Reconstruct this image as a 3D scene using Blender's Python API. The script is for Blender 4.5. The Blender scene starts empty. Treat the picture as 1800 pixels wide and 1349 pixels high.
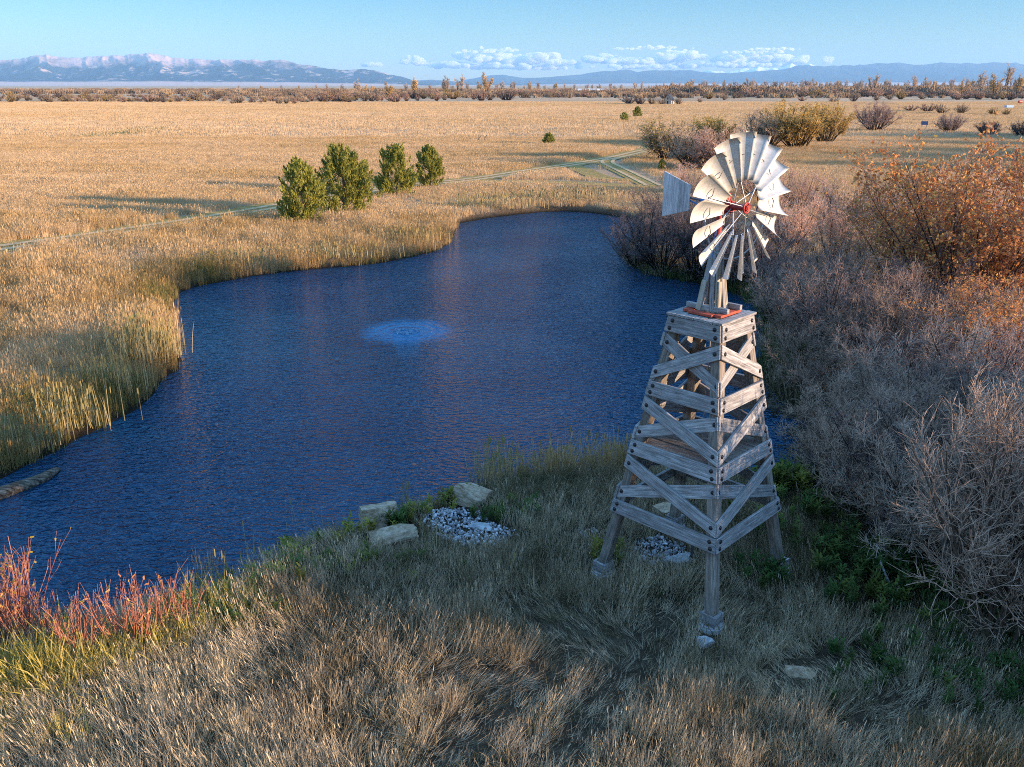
import bpy, bmesh, math, random
import numpy as np
from mathutils import Vector, Matrix, Euler
R = math.radians
sc = bpy.context.scene
# ---------------------------------------------------------------- camera
CAM_H, FPX, CX, CY, HORIZ = 10.0, 1480.0, 900.0, 674.5, 150.0
PITCH = math.atan((CY - HORIZ) / FPX)
cd = bpy.data.cameras.new('camera'); cam = bpy.data.objects.new('camera', cd)
sc.collection.objects.link(cam); sc.camera = cam
cam.location = (0, 0, CAM_H); cam.rotation_euler = (R(90) - PITCH, 0, 0)
cd.sensor_fit = 'HORIZONTAL'; cd.sensor_width = 36.0; cd.lens = 36.0 * FPX / 1800.0
cd.clip_start = 0.2; cd.clip_end = 250000.0
# ---------------------------------------------------------------- sky and sun
SUN_EL = R(10.5); SUN_XY = np.array([0.94, -0.343]); SUN_XY /= np.linalg.norm(SUN_XY)
SUN_DIR = Vector((SUN_XY[0] * math.cos(SUN_EL), SUN_XY[1] * math.cos(SUN_EL), math.sin(SUN_EL)))
w = bpy.data.worlds.new('World'); sc.world = w; w.use_nodes = True
nt = w.node_tree; bg = nt.nodes['Background']
sky = nt.nodes.new('ShaderNodeTexSky'); sky.sky_type = 'NISHITA'; sky.sun_disc = False
sky.sun_elevation = SUN_EL; sky.sun_rotation = math.atan2(SUN_XY[0], SUN_XY[1])
sky.altitude = 200; sky.air_density = 1.0; sky.dust_density = 0.1; sky.ozone_density = 2.0
hsv = nt.nodes.new('ShaderNodeHueSaturation'); hsv.inputs['Saturation'].default_value = 1.25; nt.links.new(sky.outputs[0], hsv.inputs['Color'])
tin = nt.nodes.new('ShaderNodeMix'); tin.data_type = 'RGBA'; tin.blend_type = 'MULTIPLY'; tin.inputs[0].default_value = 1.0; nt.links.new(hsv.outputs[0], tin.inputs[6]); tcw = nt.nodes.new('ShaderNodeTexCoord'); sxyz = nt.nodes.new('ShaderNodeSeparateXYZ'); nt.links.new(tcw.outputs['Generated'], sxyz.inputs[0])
rmp = nt.nodes.new('ShaderNodeValToRGB'); nt.links.new(sxyz.outputs[2], rmp.inputs[0]); el_ = rmp.color_ramp.elements   # clear blue low down; upper sky boosted as added fill for the shade
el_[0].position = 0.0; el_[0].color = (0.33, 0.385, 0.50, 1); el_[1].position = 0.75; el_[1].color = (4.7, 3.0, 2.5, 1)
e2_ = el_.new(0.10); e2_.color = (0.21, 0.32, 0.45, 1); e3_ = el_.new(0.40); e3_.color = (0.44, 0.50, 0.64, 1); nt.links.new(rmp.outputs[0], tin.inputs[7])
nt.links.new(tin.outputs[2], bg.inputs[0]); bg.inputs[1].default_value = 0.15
ld = bpy.data.lights.new('sun', 'SUN'); ld.energy = 3.9; ld.angle = R(0.5); ld.color = (1.0, 0.72, 0.47)
lo = bpy.data.objects.new('sun', ld); sc.collection.objects.link(lo)
lo.rotation_euler = (-SUN_DIR).to_track_quat('-Z', 'Y').to_euler(); lo.location = (40, -20, 60)
sc.view_settings.view_transform = 'Standard'; sc.view_settings.look = 'None'
sc.view_settings.gamma = 1; sc.view_settings.use_curve_mapping = False
sc.view_settings.exposure = 1.55
sc.cycles.max_bounces = 6; sc.cycles.diffuse_bounces = 2; sc.cycles.glossy_bounces = 2
sc.cycles.transparent_max_bounces = 8; sc.cycles.volume_bounces = 10
sc.cycles.use_denoising = False; sc.cycles.filter_width = 1.0; sc.cycles.caustics_reflective = False; sc.cycles.caustics_refractive = False
# ---------------------------------------------------------------- helpers
COL = sc.collection
def ray(x, y):
    u = CY - y
    return FPX * math.cos(PITCH) + u * math.sin(PITCH), FPX * math.sin(PITCH) - u * math.cos(PITCH)
def G(x, y, z=0.0):                       # the point of the level z that the photo shows at (x, y)
    fw, dn = ray(x, y); s = (CAM_H - z) / dn
    return np.array([(x - CX) * s, fw * s])
def hgt(x, y, yt):                        # height of an upright thing from its foot to its top row
    P = G(x, y); fw, dn = ray(x, yt)
    return CAM_H - dn / fw * P[1]
def at_dist(x, y, D):                     # point at forward distance D on a line of sight
    fw, dn = ray(x, y)
    return (x - CX) / fw * D, D, CAM_H - dn / fw * D
def tag(o, label=None, cat=None, group=None, kind=None):
    if label: o['label'] = label
    if cat: o['category'] = cat
    if group: o['group'] = group
    if kind: o['kind'] = kind
    return o
def link(name, data, mat=None, parent=None):
    o = bpy.data.objects.new(name, data); COL.objects.link(o)
    if mat is not None and data is not None: data.materials.append(mat)
    if parent is not None: o.parent = parent
    return o
def empty(name, loc=(0, 0, 0), rz=0.0, parent=None):
    o = bpy.data.objects.new(name, None); COL.objects.link(o)
    o.location = loc; o.rotation_euler = (0, 0, rz); o.empty_display_size = 0.2
    if parent is not None: o.parent = parent
    return o
def np_mesh(name, V, Q=None, T=None, attrs=None, smooth=False):
    me = bpy.data.meshes.new(name); V = np.asarray(V, np.float32)
    me.vertices.add(len(V)); me.vertices.foreach_set('co', V.ravel())
    idx, tot = [], []
    if Q is not None and len(Q): idx.append(np.asarray(Q, np.int32).ravel()); tot.append(np.full(len(Q), 4, np.int32))
    if T is not None and len(T): idx.append(np.asarray(T, np.int32).ravel()); tot.append(np.full(len(T), 3, np.int32))
    if idx:
        idx = np.concatenate(idx); tot = np.concatenate(tot)
        me.loops.add(len(idx)); me.loops.foreach_set('vertex_index', idx)
        me.polygons.add(len(tot)); me.polygons.foreach_set('loop_start', np.concatenate([[0], np.cumsum(tot)[:-1]]).astype(np.int32))
        if smooth: me.polygons.foreach_set('use_smooth', np.ones(len(tot), bool))
    for k, (ty, a) in (attrs or {}).items():
        at = me.attributes.new(k, ty, 'POINT')
        at.data.foreach_set('vector' if ty == 'FLOAT_VECTOR' else 'value', np.asarray(a).ravel())
    me.update(calc_edges=True)
    return me
def rs(seed): return np.random.default_rng(seed)
def nrm(a): return a / np.maximum(np.linalg.norm(a, axis=-1, keepdims=True), 1e-9)
# value noise, 2-D, vectorised
def vnoise(x, y, seed=0):
    xi = np.floor(x).astype(np.int64); yi = np.floor(y).astype(np.int64); fx = x - xi; fy = y - yi
    fx = fx * fx * (3 - 2 * fx); fy = fy * fy * (3 - 2 * fy)
    def h(a, b):
        n = (a * 374761393 + b * 668265263 + seed * 1442695041) & 0xffffffff
        n = ((n ^ (n >> 13)) * 1274126177) & 0xffffffff
        return ((n ^ (n >> 16)) & 0xffff) / 65535.0
    return (h(xi, yi) * (1 - fx) + h(xi + 1, yi) * fx) * (1 - fy) + (h(xi, yi + 1) * (1 - fx) + h(xi + 1, yi + 1) * fx) * fy
def fbm(x, y, seed=0, o=4):
    s, a, t = 0, 1.0, 0
    for i in range(o):
        s = s + a * vnoise(x * 2 ** i, y * 2 ** i, seed + i * 17); t += a; a *= 0.5
    return s / t
def tubes(P0, P1, R0, R1, n=3):
    d = nrm(P1 - P0); a = np.where(np.abs(d[:, 2:3]) < 0.9, np.array([[0, 0, 1.0]]), np.array([[1.0, 0, 0]]))
    u = nrm(np.cross(d, a)); v = np.cross(d, u); N = len(P0); V = np.zeros((N, 2 * n, 3))
    for k in range(n):
        t = 2 * math.pi * k / n; q = math.cos(t) * u + math.sin(t) * v
        V[:, k] = P0 + q * R0[:, None]; V[:, n + k] = P1 + q * R1[:, None]
    b = (np.arange(N) * 2 * n)[:, None, None]
    f = np.array([[k, (k + 1) % n, n + (k + 1) % n, n + k] for k in range(n)])[None]
    return V.reshape(-1, 3), (b + f).reshape(-1, 4)
def grow(g, p, d, L, r0, r1, ns, wig, up):
    P = [p]; d = nrm(d)
    for i in range(ns):
        d = nrm(d + wig * g.normal(size=d.shape) + np.array([0, 0, up]) / ns)
        p = p + d * (L / ns)[:, None]; P.append(p)
    P = np.stack(P, 1); t = np.linspace(0, 1, ns + 1)
    return P, r0[:, None] * (1 - t) + r1[:, None] * t
def kids(g, P, Rr, m, t0, t1, spread):
    N, K = P.shape[:2]; ns = K - 1
    t = (t0 + (t1 - t0) * g.random((N, m))) * ns; i = np.minimum(t.astype(int), ns - 1); f = (t - i)[..., None]
    n = np.arange(N)[:, None]
    p = P[n, i] * (1 - f) + P[n, i + 1] * f; tan = nrm(P[n, i + 1] - P[n, i])
    rr = Rr[n, i] * (1 - f[..., 0]) + Rr[n, i + 1] * f[..., 0]
    d = nrm(tan + spread * nrm(g.normal(size=tan.shape)))
    return p.reshape(-1, 3), d.reshape(-1, 3), rr.ravel(), (t / ns).ravel()
def segs(P, Rr):
    return P[:, :-1].reshape(-1, 3), P[:, 1:].reshape(-1, 3), Rr[:, :-1].ravel(), Rr[:, 1:].ravel()
def quads(C, U, Vv):                      # quads from centres and half axes
    V = np.stack([C - U - Vv, C + U - Vv * 0.5, C + U * 0.6 + Vv, C - U * 0.8 + Vv * 0.7], 1)
    return V.reshape(-1, 3), np.arange(len(C) * 4).reshape(-1, 4)
# ---------------------------------------------------------------- materials
def node_mat(name):
    m = bpy.data.materials.new(name); m.use_nodes = True; n = m.node_tree; n.nodes.clear()
    out = n.nodes.new('ShaderNodeOutputMaterial'); return m, n, out
def N(n, ty, **kw):
    k = n.nodes.new(ty)
    for a, v in kw.items():
        if a.startswith('i_'): k.inputs[int(a[2:])].default_value = v
        else: setattr(k, a, v)
    return k
def ramp(n, fac, stops):
    r = n.nodes.new('ShaderNodeValToRGB'); e = r.color_ramp.elements
    while len(e) < len(stops): e.new(0.5)
    for el, (p, c) in zip(e, stops): el.position = p; el.color = (*c, 1)
    n.links.new(fac, r.inputs[0]); return r.outputs[0]
def mixc(n, fac, a, b, mode='MIX'):
    m = n.nodes.new('ShaderNodeMix'); m.data_type = 'RGBA'; m.blend_type = mode
    for s, v in ((m.inputs[0], fac), (m.inputs[6], a), (m.inputs[7], b)):
        if isinstance(v, bpy.types.NodeSocket): n.links.new(v, s)
        elif isinstance(v, tuple): s.default_value = (*v, 1)
        else: s.default_value = v
    return m.outputs[2]
def noise(n, vec, scale, detail=4, rough=0.6, dist=0.0):
    k = n.nodes.new('ShaderNodeTexNoise'); k.inputs['Scale'].default_value = scale; k.inputs['Detail'].default_value = detail
    k.inputs['Roughness'].default_value = rough; k.inputs['Distortion'].default_value = dist
    if vec is not None: n.links.new(vec, k.inputs['Vector'])
    return k.outputs[0]
def mapping(n, vec, scale):
    k = n.nodes.new('ShaderNodeMapping'); k.inputs['Scale'].default_value = scale; n.links.new(vec, k.inputs[0]); return k.outputs[0]
def hsv_rand(n, col, amt=0.5):            # brightness differs from copy to copy
    oi = n.nodes.new('ShaderNodeObjectInfo'); mr = n.nodes.new('ShaderNodeMapRange')
    mr.inputs[3].default_value = 1 - amt; mr.inputs[4].default_value = 1 + amt * 0.8
    n.links.new(oi.outputs['Random'], mr.inputs[0])
    h = n.nodes.new('ShaderNodeHueSaturation'); n.links.new(mr.outputs[0], h.inputs['Value']); n.links.new(col, h.inputs['Color'])
    return h.outputs[0]
def principled(n, out, col, rough=0.8, spec=0.3, metal=0.0, bump=None, bstr=0.3, bdist=0.02):
    b = n.nodes.new('ShaderNodeBsdfPrincipled')
    if isinstance(col, bpy.types.NodeSocket): n.links.new(col, b.inputs['Base Color'])
    else: b.inputs['Base Color'].default_value = (*col, 1)
    b.inputs['Roughness'].default_value = rough; b.inputs['Specular IOR Level'].default_value = spec; b.inputs['Metallic'].default_value = metal
    if bump is not None:
        k = n.nodes.new('ShaderNodeBump'); k.inputs['Strength'].default_value = bstr; k.inputs['Distance'].default_value = bdist
        n.links.new(bump, k.inputs['Height']); n.links.new(k.outputs[0], b.inputs['Normal'])
    n.links.new(b.outputs[0], out.inputs['Surface']); return b
def mat_simple(name, col, rough=0.7, spec=0.3, metal=0.0, var=0.25, scale=6.0, bstr=0.0):
    m, n, out = node_mat(name); tc = n.nodes.new('ShaderNodeTexCoord'); f = noise(n, tc.outputs['Object'], scale, 5)
    d = tuple(c * (1 - var) for c in col); l = tuple(min(1, c * (1 + var)) for c in col)
    principled(n, out, ramp(n, f, [(0.3, d), (0.7, l)]), rough, spec, metal, f if bstr else None, bstr)
    return m
def mat_wood(name, dark, mid, light):
    m, n, out = node_mat(name); tc = n.nodes.new('ShaderNodeTexCoord'); oi = n.nodes.new('ShaderNodeObjectInfo')
    ad = N(n, 'ShaderNodeVectorMath', operation='ADD'); n.links.new(tc.outputs['Object'], ad.inputs[0])
    sc_ = N(n, 'ShaderNodeVectorMath', operation='SCALE'); n.links.new(oi.outputs['Location'], sc_.inputs[0]); sc_.inputs[3].default_value = 7.3
    n.links.new(sc_.outputs[0], ad.inputs[1])
    g1 = noise(n, mapping(n, ad.outputs[0], (1.2, 26, 26)), 1.6, 6, 0.65, 0.6)
    g2 = noise(n, mapping(n, ad.outputs[0], (2.5, 7, 7)), 1.3, 4, 0.6)
    c = ramp(n, g1, [(0.28, dark), (0.5, mid), (0.68, light)])
    c = mixc(n, ramp(n, g2, [(0.35, (0.62, 0.6, 0.58)), (0.65, (1, 1, 1))]), tuple(x * 0.25 for x in mid), c)
    k = N(n, 'ShaderNodeMix', data_type='RGBA', blend_type='MULTIPLY'); k.inputs[0].default_value = 0.75
    n.links.new(ramp(n, g1, [(0.28, dark), (0.5, mid), (0.68, light)]), k.inputs[6]); n.links.new(ramp(n, g2, [(0.3, (0.5, 0.48, 0.46)), (0.6, (1, 1, 1))]), k.inputs[7])
    principled(n, out, hsv_rand(n, k.outputs[2], 0.22), 0.85, 0.2, 0, g1, 0.5, 0.006)
    return m
def mat_leafy(name, stops, trans=0.3, var=0.3, lvl=None, patch=None):
    """plant matter: per-copy tint, optional twig level attribute, optional world patches; diffuse + translucent"""
    m, n, out = node_mat(name)
    if lvl is None:
        a = N(n, 'ShaderNodeAttribute', attribute_type='INSTANCER', attribute_name='tint')
    else:
        a = N(n, 'ShaderNodeAttribute', attribute_type='GEOMETRY', attribute_name=lvl)
    c = ramp(n, a.outputs['Fac'], stops)
    c = hsv_rand(n, c, var)
    d = n.nodes.new('ShaderNodeBsdfDiffuse'); n.links.new(c, d.inputs[0]); last = d.outputs[0]
    if trans > 0:
        t = n.nodes.new('ShaderNodeBsdfTranslucent'); n.links.new(c, t.inputs[0])
        x = n.nodes.new('ShaderNodeMixShader'); x.inputs[0].default_value = trans
        n.links.new(last, x.inputs[1]); n.links.new(t.outputs[0], x.inputs[2]); last = x.outputs[0]
    n.links.new(last, out.inputs['Surface'])
    return m
# ---------------------------------------------------------------- pond outline and ground height
WZ = -0.5
POND_PX = [(-150, 880), (-60, 862), (0, 850), (50, 822), (100, 795), (135, 780), (175, 758), (215, 738), (250, 712), (268, 697), (290, 664), (318, 655), (326, 640),
 (318, 602), (312, 570), (305, 545), (312, 520), (335, 508), (370, 500), (420, 489), (500, 479), (560, 473), (610, 470), (680, 462), (735, 450), (775, 440),
 (797, 428), (800, 396), (840, 387), (900, 378), (980, 371), (1050, 376), (1100, 385), (1135, 395), (1140, 412), (1100, 432), (1088, 452), (1100, 466), (1140, 484),
 (1220, 498), (1290, 512), (1335, 545), (1338, 590), (1335, 640), (1345, 690), (1385, 715), (1435, 745), (1470, 790), (1465, 815), (1390, 838), (1250, 842), (1110, 812), (1000, 822),
 (900, 836), (845, 850), (800, 872), (745, 895), (700, 905), (640, 922), (590, 936), (530, 952), (470, 985), (440, 1015), (400, 1042), (330, 1060),
 (270, 1066), (190, 1082), (130, 1082), (70, 1085), (0, 1085), (-90, 1075), (-200, 1010), (-260, 940)]
POND = np.array([G(x, y, WZ) for x, y in POND_PX])
def smooth_poly(P, it=2):
    for _ in range(it):
        Q = np.roll(P, -1, 0); P = np.stack([0.75 * P + 0.25 * Q, 0.25 * P + 0.75 * Q], 1).reshape(-1, 2)
    return P
POND_S = smooth_poly(POND, 1)
_g = rs(3); POND_S = POND_S + np.stack([fbm(POND_S[:, 0] * .9, POND_S[:, 1] * .9, 5) - .5, fbm(POND_S[:, 0] * .9, POND_S[:, 1] * .9, 9) - .5], 1) * 0.5
def seg_dist(x, y, P, closed=True):
    A = P if closed else P[:-1]; B = np.roll(P, -1, 0) if closed else P[1:]
    d = np.full(x.shape, 1e18)
    for a, b in zip(A, B):
        e = b - a; t = np.clip(((x - a[0]) * e[0] + (y - a[1]) * e[1]) / max(e @ e, 1e-12), 0, 1)
        d = np.minimum(d, (x - a[0] - t * e[0]) ** 2 + (y - a[1] - t * e[1]) ** 2)
    return np.sqrt(d)
def inside(x, y, P):
    c = np.zeros(x.shape, bool); B = np.roll(P, -1, 0)
    for a, b in zip(P, B):
        c ^= ((a[1] > y) != (b[1] > y)) & (x < (b[0] - a[0]) * (y - a[1]) / (b[1] - a[1] + 1e-12) + a[0])
    return c
def sdf(x, y):
    x = np.asarray(x, float); y = np.asarray(y, float); d = np.full(x.shape, 60.0)
    near = (np.abs(x) < 45) & (y > 2) & (y < 85)
    if near.any():
        dd = seg_dist(x[near], y[near], POND_S); dd[inside(x[near], y[near], POND_S)] *= -1; d[near] = dd
    return d
def sstep(t): t = np.clip(t, 0, 1); return t * t * (3 - 2 * t)
def gz(x, y, d=None):
    x = np.asarray(x, float); y = np.asarray(y, float)
    if d is None: d = sdf(x, y)
    z = np.where(d > 0, -0.5 + 0.5 * sstep(d / 1.5), -0.5 + np.maximum(d, -3) * 0.45)
    z = z + 0.34 * (fbm(x * .22, y * .22, 11, 3) - .5) * sstep(d / 3) * np.clip((48 - y) / 10, 0, 1)
    return z
def gz1(x, y): return float(gz(np.array([x]), np.array([y]))[0])
def taper_axis(lo, hi, step, far, k):
    a = list(np.arange(lo, hi + 1e-6, step)); s = step; p = hi
    while p < far: s *= k; p = min(p + s, far); a.append(p)
    s = step; p = lo; pre = []
    while p > -far: s *= k; p = max(p - s, -far); pre.append(p)
    return np.array(pre[::-1] + a)
gx = taper_axis(-48, 48, 0.45, 40000.0, 1.13); gy = taper_axis(0, 84, 0.45, 40000.0, 1.13); gy = gy[gy > -300]
XX, YY = np.meshgrid(gx, gy); XX = XX.ravel(); YY = YY.ravel(); DD = sdf(XX, YY)
nx, ny = len(gx), len(gy); ii = (np.arange(ny - 1)[:, None] * nx + np.arange(nx - 1)[None]).ravel()
near_bank = ((YY < 24 - 0.18 * XX) & (XX > -30)).astype(float) if False else None
def zone(x, y):          # 1 on the near and right banks (short brown grass), 0 on the golden reed field
    z = np.zeros(np.shape(x))
    z = np.where((y < 21) & (x > -12.5), 1, z); z = np.where((x > 6) & (y < 60), 1, z)
    return z
me = np_mesh('ground', np.stack([XX, YY, gz(XX, YY, DD)], 1), np.stack([ii, ii + 1, ii + nx + 1, ii + nx], 1),
             attrs={'shore': ('FLOAT', DD), 'zone': ('FLOAT', zone(XX, YY))}, smooth=True)
m, n, out = node_mat('ground_soil')
geo = n.nodes.new('ShaderNodeNewGeometry'); pos = geo.outputs['Position']
sh = N(n, 'ShaderNodeAttribute', attribute_name='shore'); zn = N(n, 'ShaderNodeAttribute', attribute_name='zone')
big = noise(n, mapping(n, pos, (0.008, 0.02, 0.02)), 1.0, 6, 0.6, 0.4); mid = noise(n, pos, 0.35, 6, 0.65); fine = noise(n, pos, 3.0, 6, 0.7)
field = ramp(n, big, [(0.3, (0.44, 0.30, 0.165)), (0.5, (0.60, 0.41, 0.25)), (0.7, (0.66, 0.47, 0.30))])
field = mixc(n, 0.55, field, ramp(n, mid, [(0.3, (0.62, 0.58, 0.55)), (0.65, (1, 1, 1))]), 'MULTIPLY')
soil = ramp(n, fine, [(0.3, (0.035, 0.028, 0.018)), (0.5, (0.085, 0.066, 0.042)), (0.7, (0.15, 0.12, 0.08))])
mk = n.nodes.new('ShaderNodeMapRange'); mk.inputs[1].default_value = 0.2; mk.inputs[2].default_value = 2.2; n.links.new(sh.outputs['Fac'], mk.inputs[0])
c = mixc(n, zn.outputs['Fac'], field, soil)
c = mixc(n, mk.outputs[0], (0.028, 0.022, 0.014), c)
hb = N(n, 'ShaderNodeMath', operation='ADD'); n.links.new(fine, hb.inputs[0]); n.links.new(mid, hb.inputs[1])
principled(n, out, c, 0.95, 0.1, 0, hb.outputs[0], 1.0, 0.6)
ground = link('ground', me, m); tag(ground, 'flat valley floor of dry grassland around the pond', kind='structure')
# ---------------------------------------------------------------- water
AER = G(714, 583, WZ)
m, n, out = node_mat('pond_water'); geo = n.nodes.new('ShaderNodeNewGeometry'); pos = geo.outputs['Position']
wv = n.nodes.new('ShaderNodeVectorMath'); wv.operation = 'DISTANCE'; n.links.new(pos, wv.inputs[0]); wv.inputs[1].default_value = (AER[0], AER[1], WZ)
n1 = noise(n, mapping(n, pos, (1.0, 1.8, 1)), 3.0, 1.2, 0.5, 0.6); n2 = noise(n, mapping(n, pos, (1.0, 1.6, 1)), 6.5, 1, 0.5, 0.8); n3 = noise(n, pos, 0.16, 2, 0.5)
hh = N(n, 'ShaderNodeMath', operation='MULTIPLY_ADD'); n.links.new(n2, hh.inputs[0]); hh.inputs[1].default_value = 0.40; n.links.new(n1, hh.inputs[2])
calm = n.nodes.new('ShaderNodeMapRange'); calm.interpolation_type = 'SMOOTHSTEP'
for i, v in ((1, 1.6), (2, 2.9), (3, 0.38), (4, 1.0)): calm.inputs[i].default_value = v
nd = N(n, 'ShaderNodeMath', operation='MULTIPLY_ADD'); n.links.new(noise(n, pos, 1.3, 3), nd.inputs[0]); nd.inputs[1].default_value = 0.9; n.links.new(wv.outputs['Value'], nd.inputs[2]); n.links.new(nd.outputs[0], calm.inputs[0])
gust = n.nodes.new('ShaderNodeMapRange'); gust.inputs[1].default_value = 0.35; gust.inputs[2].default_value = 0.65; gust.inputs[3].default_value = 0.65; gust.inputs[4].default_value = 1.15; n.links.new(n3, gust.inputs[0])
st = N(n, 'ShaderNodeMath', operation='MULTIPLY'); n.links.new(calm.outputs[0], st.inputs[0]); n.links.new(gust.outputs[0], st.inputs[1])
hm = N(n, 'ShaderNodeMath', operation='MULTIPLY'); n.links.new(hh.outputs[0], hm.inputs[0]); n.links.new(st.outputs[0], hm.inputs[1])
rg1 = N(n, 'ShaderNodeMath', operation='MULTIPLY'); n.links.new(wv.outputs['Value'], rg1.inputs[0]); rg1.inputs[1].default_value = 13.0
rg2 = N(n, 'ShaderNodeMath', operation='SINE'); n.links.new(rg1.outputs[0], rg2.inputs[0])
rg3 = n.nodes.new('ShaderNodeMapRange')
for i, v in ((1, 0.3), (2, 3.2), (3, 0.10), (4, 0.0)): rg3.inputs[i].default_value = v
n.links.new(wv.outputs['Value'], rg3.inputs[0])
rg4 = N(n, 'ShaderNodeMath', operation='MULTIPLY_ADD'); n.links.new(rg2.outputs[0], rg4.inputs[0]); n.links.new(rg3.outputs[0], rg4.inputs[1]); n.links.new(hm.outputs[0], rg4.inputs[2]); hm = rg4
b = principled(n, out, (0.0, 0.029, 0.070), 0.02, 0.5, 0, hm.outputs[0], 1.0, 0.19)
b.inputs['Specular Tint'].default_value = (0.25, 0.66, 1.0, 1)
b.inputs['IOR'].default_value = 1.5
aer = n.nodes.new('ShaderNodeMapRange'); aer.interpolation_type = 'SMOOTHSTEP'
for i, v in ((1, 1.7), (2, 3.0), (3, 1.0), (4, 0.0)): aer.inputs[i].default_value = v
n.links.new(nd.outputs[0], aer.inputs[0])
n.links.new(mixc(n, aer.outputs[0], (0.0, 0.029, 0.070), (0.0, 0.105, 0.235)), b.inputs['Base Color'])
# the water sheet is one polygon a little wider than the shore, so the bank cuts it
ctr = POND_S.mean(0); e = np.roll(POND_S, -1, 0) - np.roll(POND_S, 1, 0); nn = nrm(np.stack([e[:, 1], -e[:, 0]], 1))
ar = 0.5 * np.sum(POND_S[:, 0] * np.roll(POND_S[:, 1], -1) - np.roll(POND_S[:, 0], -1) * POND_S[:, 1])
PW = POND_S + nn * (0.35 if ar > 0 else -0.35)
bm = bmesh.new(); vs = [bm.verts.new((p[0], p[1], WZ)) for p in PW]; f = bm.faces.new(vs); bmesh.ops.triangulate(bm, faces=[f])
bmesh.ops.recalc_face_normals(bm, faces=bm.faces)
if sum(f.normal.z for f in bm.faces) < 0: bmesh.ops.reverse_faces(bm, faces=bm.faces)
me = bpy.data.meshes.new('water'); bm.to_mesh(me); bm.free()
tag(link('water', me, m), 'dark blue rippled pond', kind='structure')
WATER_MAT = m
# far creek loop
def flat_poly(name, pts, z, mat, kind='structure', label=None, rough=0.0, seed=0):
    P = smooth_poly(np.array(pts, float), 2)
    if rough: P = P + (np.stack([fbm(P[:, 0] / rough, P[:, 1] / rough, seed), fbm(P[:, 0] / rough, P[:, 1] / rough, seed + 5)], 1) - .5) * rough
    bm = bmesh.new(); f = bm.faces.new([bm.verts.new((p[0], p[1], z)) for p in P]); bmesh.ops.triangulate(bm, faces=[f])
    if sum(f.normal.z for f in bm.faces) < 0: bmesh.ops.reverse_faces(bm, faces=bm.faces)
    me = bpy.data.meshes.new(name); bm.to_mesh(me); bm.free(); o = link(name, me, mat); tag(o, label, kind=kind); return o
mc, n, out = node_mat('creek_water'); geo = n.nodes.new('ShaderNodeNewGeometry')
principled(n, out, (0.006, 0.03, 0.10), 0.1, 0.5, 0, noise(n, geo.outputs['Position'], 0.9, 3), 0.5, 0.2)
flat_poly('creek', [G(x, y) for x, y in ((1495, 185), (1512, 181), (1560, 178.6), (1580, 182), (1560, 185.5), (1530, 185.5))], 0.12, mc, label='far blue bend of creek water')
mg = mat_simple('ditch_grass', (0.15, 0.145, 0.045), 0.9, 0.1, 0, 0.55, 0.35)
flat_poly('ditch', [G(x, y) for x, y in ((-120, 258), (0, 252), (60, 245), (140, 238), (220, 229), (262, 222), (306, 220), (308, 226), (270, 233), (190, 240), (120, 249), (40, 254), (-120, 266))], 0.10, mg, label='shallow ditch of greener grass across the field', rough=7, seed=3)
mg2 = mat_simple('green_meadow', (0.12, 0.13, 0.045), 0.9, 0.1, 0, 0.5, 0.1)
flat_poly('meadow', [G(x, y) for x, y in ((1352, 184), (1390, 182), (1392, 184.6), (1354, 186))], 0.10, mg2, label='thin strip of green meadow by the creek', rough=9)
# ---------------------------------------------------------------- two-track path
def resample(px, step=1.0):
    P = np.array([G(x, y) for x, y in px])
    for _ in range(2):
        Q = np.concatenate([[P[0]], np.stack([0.75 * P[:-1] + 0.25 * P[1:], 0.25 * P[:-1] + 0.75 * P[1:]], 1).reshape(-1, 2), [P[-1]]]); P = Q
    return P
PATHS = [resample([(-60, 447), (0, 437), (120, 421), (250, 402), (370, 384), (490, 363), (570, 350), (680, 331), (760, 323), (830, 317), (930, 301), (1020, 288), (1080, 278), (1130, 266), (1165, 259)]),
         resample([(815, 319), (900, 320.5), (1000, 322), (1080, 327), (1150, 330)]),
         resample([(1150, 328), (1118, 312), (1085, 296), (1062, 285), (1085, 277)]),
         resample([(1120, 316), (1068, 316), (1035, 303), (1010, 291)])]
mp, n, out = node_mat('track_dust'); geo = n.nodes.new('ShaderNodeNewGeometry'); f = noise(n, geo.outputs['Position'], 1.6, 6, 0.7)
principled(n, out, ramp(n, f, [(0.3, (0.42, 0.255, 0.12)), (0.5, (0.62, 0.39, 0.20)), (0.7, (0.72, 0.47, 0.26))]), 0.95, 0.1, 0, f, 0.6, 0.15)
mv, n, out = node_mat('track_verge'); geo = n.nodes.new('ShaderNodeNewGeometry'); f = noise(n, geo.outputs['Position'], 1.1, 6, 0.7)
principled(n, out, ramp(n, f, [(0.3, (0.22, 0.155, 0.045)), (0.55, (0.38, 0.25, 0.085)), (0.75, (0.56, 0.36, 0.15))]), 0.95, 0.1, 0, f, 0.8, 0.25)
def ribbon(P, off, wdt, z, seed, V, Q):
    t = nrm(np.gradient(P, axis=0)); s = np.stack([-t[:, 1], t[:, 0]], 1); k = len(P); b0 = sum(len(v) for v in V)
    jw = (wdt * (0.8 + 0.5 * fbm(P[:, 0] * .35, P[:, 1] * .35, seed)))[:, None]
    A = P + s * off - s * jw / 2; B = P + s * off + s * jw / 2
    V.append(np.concatenate([np.c_[A, np.full(k, z)], np.c_[B, np.full(k, z)]])); i = np.arange(k - 1) + b0
    Q.append(np.stack([i, i + 1, i + 1 + k, i + k], 1))
V, Q = [], []; z = 0.05
for i, P in enumerate(PATHS): ribbon(P, 0.3, 4.0 if i == 0 else 2.4, 0.05 + 0.004 * i, i, V, Q)
tag(link('path_verge', np_mesh('path_verge', np.concatenate(V), np.concatenate(Q)), mv), 'greenish mown verge along the track', kind='structure')
V, Q = [], []
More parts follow.
